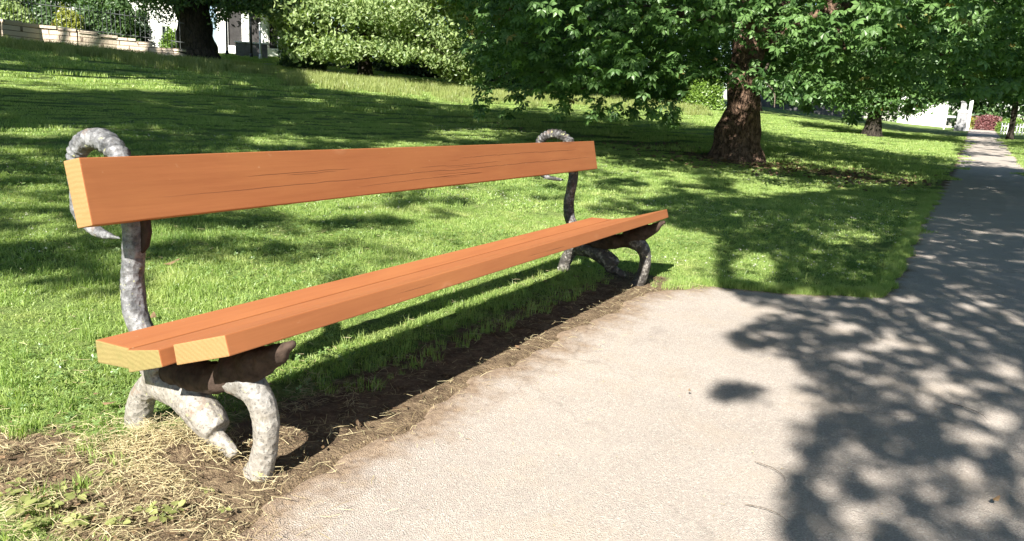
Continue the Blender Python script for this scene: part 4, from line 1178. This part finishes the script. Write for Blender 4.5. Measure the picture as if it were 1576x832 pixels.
# railings on the wall
fp = [q + np.array([q[0], q[1], 0]) / np.linalg.norm(q[:2]) * 0.25 for q in wp]
fence = thing('iron_railings', 'thin dark iron railings standing along the stone wall', 'fence', fp[3])
mb = MB(); rl = MB()
for i in range(len(fp) - 1):
    a, b_ = fp[i] - fp[3], fp[i + 1] - fp[3]; L = np.linalg.norm((b_ - a)[:2]); n_ = int(L / .14)
    for k in range(n_):
        t = k / n_; q = a * (1 - t) + b_ * t
        mb.box((q[0], q[1], q[2] + .85), (.012, .012, 1.35)); mb.tube([(q[0], q[1], q[2] + 1.52), (q[0], q[1], q[2] + 1.60)], [.012, .002], 5)
    for z in (.75, 1.42):
        rl.tube([a + (0, 0, z), b_ + (0, 0, z)], [.014, .014], 6)
link('bars', mb.mesh('bars', [M_rail]), fence); link('rail', rl.mesh('rail', [M_rail]), fence)

# kerb line behind the top of the lawn
kp = ground_pts([(348, 99), (420, 106), (500, 114), (580, 121), (650, 127), (740, 136)])
kp = [q + np.array([q[0], q[1], 0]) / np.linalg.norm(q[:2]) * 0.9 for q in kp]
kb = thing('kerb', 'thin pale stone kerb line along the top edge of the lawn', 'kerb', kp[2])
wall_mesh('kerb_stone', kp, [.10] * 6, .16, M_kerb, kb)
# service path behind it, in the shade
rp = [q + np.array([q[0], q[1], 0]) / np.linalg.norm(q[:2]) * 1.2 for q in kp]
rq = [q + np.array([q[0], q[1], 0]) / np.linalg.norm(q[:2]) * 1.9 for q in rp]
V = []
for a, b_ in zip(rp, rq):
    V.append((a[0], a[1], terrain(a[0], a[1]) + .02)); V.append((b_[0], b_[1], terrain(b_[0], b_[1]) + .02))
o = link('side_path', mesh_np('side_path', np.array(V, float), np.array([(2 * i, 2 * i + 2, 2 * i + 3, 2 * i + 1) for i in range(5)]), [M_path], {'edge': np.zeros(len(V))}))
tag(o, kind='structure')

def facade(name, label, u0, u1, vb, D, height, windows, m, roof=True, depth=6.0, cat='house', low=-1.0):
    """a house whose front faces the camera roughly; windows: (t0,t1,z0,z1,kind)"""
    a = atd(u0, vb, D); b_ = atd(u1, vb, D); zb = terrain(*((a + b_) / 2)[:2]) + low
    a[2] = b_[2] = zb
    c = (a + b_) / 2; L = np.linalg.norm(b_ - a); ang = math.atan2(b_[1] - a[1], b_[0] - a[0])
    o = thing(name, label, cat, c); o.rotation_euler = (0, 0, ang)
    # local: x along the front, -y towards the camera
    mb = MB(); xs = sorted({-L / 2, L / 2} | {(-.5 + t) * L for w_ in windows for t in w_[:2]}); zs = sorted({0.0, height} | {z for w_ in windows for z in w_[2:4]})
    for i in range(len(xs) - 1):
        for j in range(len(zs) - 1):
            cx, cz = (xs[i] + xs[i + 1]) / 2, (zs[j] + zs[j + 1]) / 2
            if any((-.5 + w_[0]) * L < cx < (-.5 + w_[1]) * L and w_[2] < cz < w_[3] for w_ in windows): continue
            mb.box((cx, .15, cz), (xs[i + 1] - xs[i], .3, zs[j + 1] - zs[j]))
    mb.box((0, depth, height / 2), (L, .3, height)); mb.box((-L / 2 + .15, depth / 2, height / 2), (.3, depth - .4, height)); mb.box((L / 2 - .15, depth / 2, height / 2), (.3, depth - .4, height))
    link('wall', mb.mesh('wall', [m]), o)
    if roof:
        mb = MB(); r = [(-L / 2 - .3, -.4, height), (L / 2 + .3, -.4, height), (L / 2 + .3, depth + .4, height), (-L / 2 - .3, depth + .4, height), (-L / 2 - .3, depth / 2, height + 2.2), (L / 2 + .3, depth / 2, height + 2.2)]
        mb.add(r, f3=[(0, 4, 3), (1, 2, 5)], f4=[(0, 1, 5, 4), (2, 3, 4, 5), (0, 3, 2, 1)]); link('roof', mb.mesh('roof', [M_slate]), o)
    for w_ in windows:
        x0, x1, z0, z1 = (-.5 + w_[0]) * L, (-.5 + w_[1]) * L, w_[2], w_[3]
        fm = MB(); t = .07
        fm.box((x0 + t / 2, .12, (z0 + z1) / 2), (t, .12, z1 - z0)); fm.box((x1 - t / 2, .12, (z0 + z1) / 2), (t, .12, z1 - z0))
        fm.box(((x0 + x1) / 2, .12, z0 + t / 2), (x1 - x0 - 2 * t, .12, t)); fm.box(((x0 + x1) / 2, .12, z1 - t / 2), (x1 - x0 - 2 * t, .12, t))
        if not w_[4]: fm.box(((x0 + x1) / 2, .12, (z0 + z1) / 2), (.05, .08, z1 - z0 - 2 * t - .004))
        f = link('window', fm.mesh('window', [M_whitepaint]), o)
        pm_ = MB(); pm_.box(((x0 + x1) / 2, .17, (z0 + z1) / 2), (x1 - x0 - 2 * t - .004, .02, z1 - z0 - 2 * t - .004)); link('pane', pm_.mesh('pane', [M_curtain if w_[4] else M_glass]), f)
    return o
facade('white_house', 'white rendered house with tall dark curtained windows right of the oak trunk', 335, 480, 96, 47, 9,
       [(.10, .27, 1.5, 3.6, 1), (.33, .47, 1.5, 3.6, 1), (.53, .64, 1.5, 3.6, 1), (.70, .84, 1.5, 3.6, 1), (.3, .42, 5.5, 7.3, 0), (.6, .72, 5.5, 7.3, 0)], M_white)
facade('white_house', 'white house glimpsed between the dark bush and the oak trunk', 60, 312, 90, 62, 6.2,
       [(.58, .66, 1.9, 4.2, 0), (.74, .80, 1.9, 4.2, 0), (.2, .28, 1.9, 4.2, 0)], M_white, low=-1.6)
# low parapet and slim posts in front of the house
a = atd(363, 97, 42.5); b_ = atd(412, 99, 42.5)
za = terrain(a[0], a[1]); c = (a + b_) / 2; c[2] = za
par = thing('garden_wall', 'low grey garden wall below the curtained windows of the white house', 'wall', c); ang = math.atan2(b_[1] - a[1], b_[0] - a[0]); par.rotation_euler = (0, 0, ang)
L = np.linalg.norm((b_ - a)[:2]); mb = MB(); mb.box((0, 0, .18), (L, .22, .9)); link('wall_body', mb.mesh('wall_body', [M_greywall]), par)
mb = MB(); mb.box((0, 0, .66), (L + .1, .3, .06)); link('coping', mb.mesh('coping', [M_whitepaint]), par)
for (u_, m_, lb, top_) in ((387, M_metal, 'thin black lamp post in front of the curtained windows', 40), (401, M_whitepaint, 'slim white post beside the black lamp post', 52), (350, M_metal, 'thin black post just right of the oak trunk', 48)):
    q = atd(u_, 99, 41); q[2] = terrain(q[0], q[1]); hh = (99 - top_) / F * 41
    o = thing('post', lb, 'post', q); mb = MB(); mb.tube([(0, 0, -.2), (0, 0, hh)], [.055, .05], 10); mb.tube([(0, 0, 0), (0, 0, .25)], [.09, .07], 10); link('shaft', mb.mesh('shaft', [m_], True), o)
    mb = MB(); mb.tube([(0, 0, hh), (0, 0, hh + .05), (0, 0, hh + .12)], [.07, .08, .02], 10); link('cap', mb.mesh('cap', [m_], True), o)

# grey boundary wall and white building to the right
gp = [atd(u_, 175, 62) for u_ in (1150, 1200, 1250, 1300, 1330)]
for q in gp: q[2] = terrain(q[0], q[1])
gw = thing('boundary_wall', 'long dark grey wall in shade behind the lawn right of the chestnut trunk', 'wall', gp[2])
wall_mesh('wall_body', gp, [1.25] * 5, .3, M_greywall, gw); wall_mesh('coping', gp, [.08] * 5, .4, M_kerb, gw, zlift=1.25, base=0.002)
facade('white_building', 'sunlit white building left of the far end of the path', 1380, 1456, 188, 72, 4.6, [(.12, .2, 1.6, 3.0, 0), (.5, .58, 1.6, 3.0, 0)], M_white, low=-.2, cat='building')
# garden things at the far end of the path
q = atd(1478, 196, 60); q[2] = terrain(q[0], q[1])
o = thing('gate_pier', 'grey stone gate pier with a pale rounded cap band beside the far path', 'pillar', q)
mb = MB(); mb.box((0, 0, .15), (.72, .72, .4)); mb.box((0, 0, .75), (.56, .56, .8)); link('base', mb.mesh('base', [M_stonegrey]), o)
mb = MB(); mb.tube([(0, 0, 1.15), (0, 0, 1.2), (0, 0, 1.3), (0, 0, 1.38)], [.3, .36, .3, .2], 16); link('band', mb.mesh('band', [M_whitepaint], True), o)
mb = MB(); mb.box((0, 0, 1.62), (.34, .34, .48)); mb.box((0, 0, 1.9), (.44, .44, .1)); link('top', mb.mesh('top', [M_stonegrey]), o)
q = atd(1489, 195, 61.5); q[2] = terrain(q[0], q[1])
o = thing('white_post', 'tall white post right of the grey gate pier', 'post', q); mb = MB(); mb.box((0, 0, .95), (.2, .2, 2.3)); link('shaft', mb.mesh('shaft', [M_whitepaint]), o)
mb = MB(); mb.box((0, 0, 2.14), (.28, .28, .06)); link('cap', mb.mesh('cap', [M_whitepaint]), o)
q = atd(1464, 194, 61); q[2] = terrain(q[0], q[1])
o = thing('white_gate', 'low white framed gate left of the grey gate pier', 'gate', q); mb = MB()
for x_ in (-.42, .42): mb = MB(); mb.box((x_, 0, .45), (.09, .08, 1.1)); link('gate_post', mb.mesh('gate_post', [M_whitepaint]), o)
for z_, t_ in ((.86, .12), (.2, .08)): mb = MB(); mb.box((0, 0, z_), (.74, .06, t_)); link('rail', mb.mesh('rail', [M_whitepaint]), o)
mb = MB()
for k in range(7): mb.box((-.3 + k * .1, 0, .52), (.025, .03, .54))
link('bars', mb.mesh('bars', [M_metal]), o)
a = atd(1540, 206, 58); a[2] = terrain(a[0], a[1])
o = thing('picket_fence', 'short pale picket fence at the right edge beyond the lawn', 'fence', a); mb = MB()
for k in range(16): mb.box((k * .16, 0, .3), (.06, .03, .75))
link('pickets', mb.mesh('pickets', [M_whitepaint]), o); 
for z_ in (.5, .15): mb = MB(); mb.box((1.2, .04, z_), (2.5, .03, .06)); link('rail', mb.mesh('rail', [M_whitepaint]), o)

# ================================================================== SMALL THINGS NEAR THE BENCH
def weed(u, v, n, sz, seed):
    q = ground_hit(u, v); q[2] = terrain(q[0], q[1]) + 0.006
    sz *= .85; q[2] += .02
    o = thing('weed_plant', 'low broad-leaved green weed in the straw and bare soil at the lower left', 'weed', q, 'weeds around the near bench leg')
    az = np.arange(n) * 2.4 + seed; pos = q + np.c_[np.cos(az), np.sin(az), np.zeros(n)] * sz * .45 + np.array([0, 0, sz * .22])
    me = leaves_mesh('leaves', pos, rng.uniform(.5, 1.1, n) * sz, T_RD, M_weed, az=az, tilt=rng.normal(-.15, .25, n), roll=rng.normal(0, .3, n), origin=q)
    link('leaves', me, o)
    mb = MB()
    for a_ in az: mb.tube([(0, 0, 0), (math.cos(a_) * sz * .2, math.sin(a_) * sz * .2, sz * .2)], [sz * .03, sz * .02], 5)
    link('stem', mb.mesh('stem', [M_weed]), o)
for i, (u_, v_, n, s_) in enumerate(((250, 812, 7, .05), (225, 800, 6, .035), (150, 800, 6, .03), (120, 780, 6, .035), (95, 765, 5, .03), (30, 800, 7, .045), (12, 778, 6, .035),
                                     (150, 745, 5, .03), (185, 822, 6, .04), (270, 800, 5, .04), (320, 770, 5, .022), (60, 825, 7, .04), (120, 820, 6, .035), (345, 800, 5, .02), (30, 760, 5, .03), (80, 795, 6, .035))):
    weed(u_, v_, n, s_, i * 1.3)
def fallen(u, v, sz, lb, rzv):
    q = ground_hit(u, v); q[2] = terrain(q[0], q[1]) + .03
    Vv, Tt = T_LF; Vv = Vv * sz; c_, s_ = math.cos(rzv), math.sin(rzv)
    W = np.c_[Vv[:, 0] * c_ - Vv[:, 1] * s_, Vv[:, 0] * s_ + Vv[:, 1] * c_, -Vv[:, 2] * 1.5]
    o = link('fallen_leaf', mesh_np('fallen_leaf', W, Tt, [M_brownleaf], {'var': np.full(len(W), .9)}), loc=q.tolist())
    tag(o, lb, 'leaf')
fallen(168, 634, .055, 'orange brown fallen leaf left of the rear bench leg', .4)
fallen(262, 413, .10, 'brown fallen leaf on the lawn just below the near end of the backrest', 1.4)
fallen(236, 497, .06, 'small reddish fallen leaf on the grass behind the near end of the seat', 2.4)
fallen(325, 715, .06, 'dry yellowish fallen leaf between the near legs', .3)
fallen(1530, 783, .035, 'small tan fallen leaf on the asphalt in the lower right corner', 1.1)
fallen(1060, 612, .02, 'tiny dry leaf on the sunlit asphalt left of the leaf shadows', 2.0)
def twig(u, v, L, az, lb):
    q = ground_hit(u, v); q[2] = 0.012
    mb = MB(); cc = catmull([(-L / 2, 0, 0), (-L * .1, L * .12, .002), (L * .25, L * .1, .001), (L / 2, -L * .05, 0)], 5)
    c_, s_ = math.cos(az), math.sin(az); cc = np.c_[cc[:, 0] * c_ - cc[:, 1] * s_, cc[:, 0] * s_ + cc[:, 1] * c_, cc[:, 2]]
    mb.tube(cc, np.linspace(.0012, .0006, len(cc)), 5)
    o = link('dry_stalk', mb.mesh('dry_stalk', [M_twig]), loc=q.tolist()); tag(o, lb, 'stalk')
twig(1185, 732, .13, -.6, 'thin curved dry stalk on the asphalt, upper of two near the shadow edge')
twig(1178, 797, .12, -.2, 'thin dry stalk on the asphalt at the bottom, left of the leaf shadow')
twig(1490, 640, .16, -.7, 'long thin dry stalk lying in the dappled shade on the path')

# ================================================================== TREES BEHIND THE CAMERA (they cast the shade)
def shade_tree(name, label, base, th, tr, leafP, size, tm, m):
    o = thing(name, label, 'tree', base)
    mb = MB(); z = np.linspace(-.3, th, 10); mb.tube(catmull(np.c_[np.zeros(10), np.zeros(10), z], 3), np.linspace(tr * 1.3, tr * .6, 28), 16, nz=.2)
    c0 = leafP.mean(0) - np.array(base)
    for k in range(9):
        e = leafP[random.randrange(len(leafP))] - np.array(base)
        s0 = np.array([0, 0, th * random.uniform(.6, .98)])
        cc = catmull([s0, s0 * .45 + e * .55 + np.array([0, 0, .9]), e + np.array([0, 0, .15])], 6); mb.tube(cc, np.linspace(tr * .16, .008, len(cc)), 7)
    trunk_obj(o, mb, M_bark2)
    crown_obj('crown', o, leafP, size, tm, m)
    return o
def shade_leaves(x0, x1, y0, y1, per_m2, h0, h1, lmax, crad, dfun, nclus=6):
    area = (x1 - x0) * (y1 - y0); n = int(area * per_m2 / nclus)
    cx = rng.uniform(x0, x1, n); cy3 = rng.uniform(y0, y1, n); hh = rng.uniform(h0, h1, n)
    X = np.repeat(cx, nclus) + rng.normal(0, crad, n * nclus); Y = np.repeat(cy3, nclus) + rng.normal(0, crad, n * nclus) * 1.5
    HH = np.repeat(hh, nclus) + rng.normal(0, crad, n * nclus)
    G = np.c_[X, Y, terrain(X, Y)]
    u, v, ok = proj(G); vis = ok & (u > -260) & (u < 1840) & (v < 1300)
    d = shade(u, v)
    lai = -np.log(1 - np.clip(d, 0, .985)) / lmax
    k = vis & dfun(X, Y, u, v) & (rng.uniform(0, 1, len(X)) < lai)
    G = G[k]; Q = G + SUN * HH[k][:, None]
    k2 = ~hits_bench(Q)
    # nothing of these crowns may hang into the frame
    return Q[k2]
def offscreen(Q, size):
    u, v, ok = proj(Q); return ~(ok & (u > -80) & (u < 1660) & (v > -60) & (v < 900))

SP = np.c_[rng.uniform(-1.0, 2.0, 210), 1.0 + 8 * rng.uniform(0, 1, 210) ** 1.3, rng.uniform(.03, .075, 210)]
def in_spot(X, Y):
    m = np.zeros(len(X), bool)
    for a, b_, r_ in SP: m |= ((X - a) / (r_ + .045)) ** 2 + ((Y - b_) / (r_ * 1.7 + .06)) ** 2 < 1
    return m
# near branch of a horse chestnut over the path
Q = shade_leaves(-1.6, 2.6, 0.6, 9.0, 620, 3.3, 4.6, 3.0, .12, lambda X, Y, u, v: (~in_spot(X, Y)) & (v > 436) | ((u > 1340) & (v > 258)) | ((u > 930) & (v > 285)))
Q = Q[offscreen(Q, .2)]
Qb = shade_leaves(-8, 3.0, 4, 24, 85, 5.0, 7.5, 2.8, .26, lambda X, Y, u, v: (((u > 930) & (v > 285)) | ((u > 1340) & (v > 240)) | ((u > 1150) & (v > 262))) & ~((X > -1.6) & (Y < 9)))
Qb = Qb[offscreen(Qb, .3)]
extra = []
for (u_, v_) in ((1112, 600), (1150, 598), (1165, 612), (1108, 608), (1130, 596)):
    q = ground_hit(u_, v_); extra.append(q + SUN * 3.6)
Q = np.vstack([Q, np.array(extra), Qb]); szQ = np.concatenate([rng.uniform(.12, .18, len(Q) - len(Qb)), rng.uniform(.32, .46, len(Qb))])
shade_tree('horse_chestnut_tree', 'horse chestnut behind the viewer whose leaves shade the path', (3.6, -7.5, terrain(3.6, -7.5)), 5.5, .4, Q, szQ, T_CH, M_chest)
Q2 = shade_leaves(-9.5, 1.0, 2.0, 12.5, 85, 5.0, 7.5, 3.0, .24, lambda X, Y, u, v: (v <= 655) & (u < 1345) & ~((u > 930) & (v > 285)) & (np.hypot(X, Y) < 11))
Q2 = Q2[offscreen(Q2, .3)]
shade_tree('beech_tree', 'broad tree behind the viewer that dapples the near lawn', (-5.5, -9, terrain(-5.5, -9)), 8, .5, Q2, rng.uniform(.32, .48, len(Q2)), T_CH, M_oak)
Q3 = shade_leaves(-34, 4, 5, 60, 34, 8.5, 12.5, 3.0, .42, lambda X, Y, u, v: (np.hypot(X, Y) >= 11) & (np.hypot(X, Y) < 62) & (v > 60))
Q3 = Q3[offscreen(Q3, .5)]
# leave openings so that the sun reaches the crowns beyond
t3 = (Q3[:, 2] - 3.4)[:, None]; u3, v3, o3 = proj(Q3 - SUN * t3)
G3 = ground_shadow(Q3); gu, gv, _ = proj(G3)
dr = o3 & (v3 < 172) & (((u3 > 1110) & (rng.uniform(0, 1, len(Q3)) < .75)) | ((np.hypot((Q3 - SUN * t3)[:, 0], (Q3 - SUN * t3)[:, 1]) > 34) & (u3 > 410) & (u3 < 770) & (v3 < 130) & (rng.uniform(0, 1, len(Q3)) < .85)))
Q3 = Q3[~dr]
# the same crowns also shade the oak trunk and the left half of the chestnut
cu, cv_, _ = proj(C_CHEST)
tg = C_CHEST[(cu < 1085) & (C_CHEST[:, 2] < 4.6)]
T1 = tg[rng.integers(0, len(tg), 750)] + rng.normal(0, .35, (750, 3))
T2 = OAKB + np.c_[rng.normal(0, .55, 500), rng.normal(0, .4, 500), rng.uniform(.0, 4.2, 500)]
TT = np.vstack([T1, T2]); QQ = TT + SUN * rng.uniform(6.5, 9.5, len(TT))[:, None]
QQ = QQ[~hits_bench(QQ) & offscreen(QQ, .5)]
Q3 = np.vstack([Q3, QQ])
kx = Q3[:, 0] < -11
shade_tree('lime_tree', 'tall tree far to the left outside the frame that shades the slope', (-24, -2, terrain(-24, -2)), 10, .55, Q3[kx], rng.uniform(.6, .85, kx.sum()), T_CH, M_oak)
shade_tree('lime_tree', 'tall tree behind the viewer that shades the middle of the lawn', (-7.5, -3.5, terrain(-7.5, -3.5)), 10, .55, Q3[~kx], rng.uniform(.6, .85, (~kx).sum()), T_CH, M_oak)
print('counts', len(Q), len(Q2), len(Q3), len(P2))

# trees on the far side of the path, just outside the frame
simple_tree('broadleaf_tree', 'broad tree on the right hand lawn outside the frame', 1900, 215, 34, 0.3, 4, [(0, 4.5, 0, 4, 4, 2.5), (0, 6.5, 0, 5, 4, 2.5)], 0.4, M_oak, 5000, clump=.6)
simple_tree('broadleaf_tree', 'dense tree on the right hand lawn well outside the frame', 2300, 215, 28, 0.3, 4, [(0, 4.5, 0, 4, 4, 2.5), (0, 6.5, 0, 5, 4, 2.5)], 0.4, M_oak, 5000, clump=.6)
for i_, (u_, d_) in enumerate(((1720, 70), (1950, 60), (2250, 52), (2700, 48))):
    simple_tree('broadleaf_tree', ('tall', 'spreading', 'dark', 'low')[i_] + ' distant tree beyond the right hand lawn outside the frame', u_, 205, d_, 0.3, 4, [(0, 4, 0, 6, 5, 3.8), (40, 6.5, 0, 6, 5, 3)], 0.6, M_oak, 2600, clump=.9)
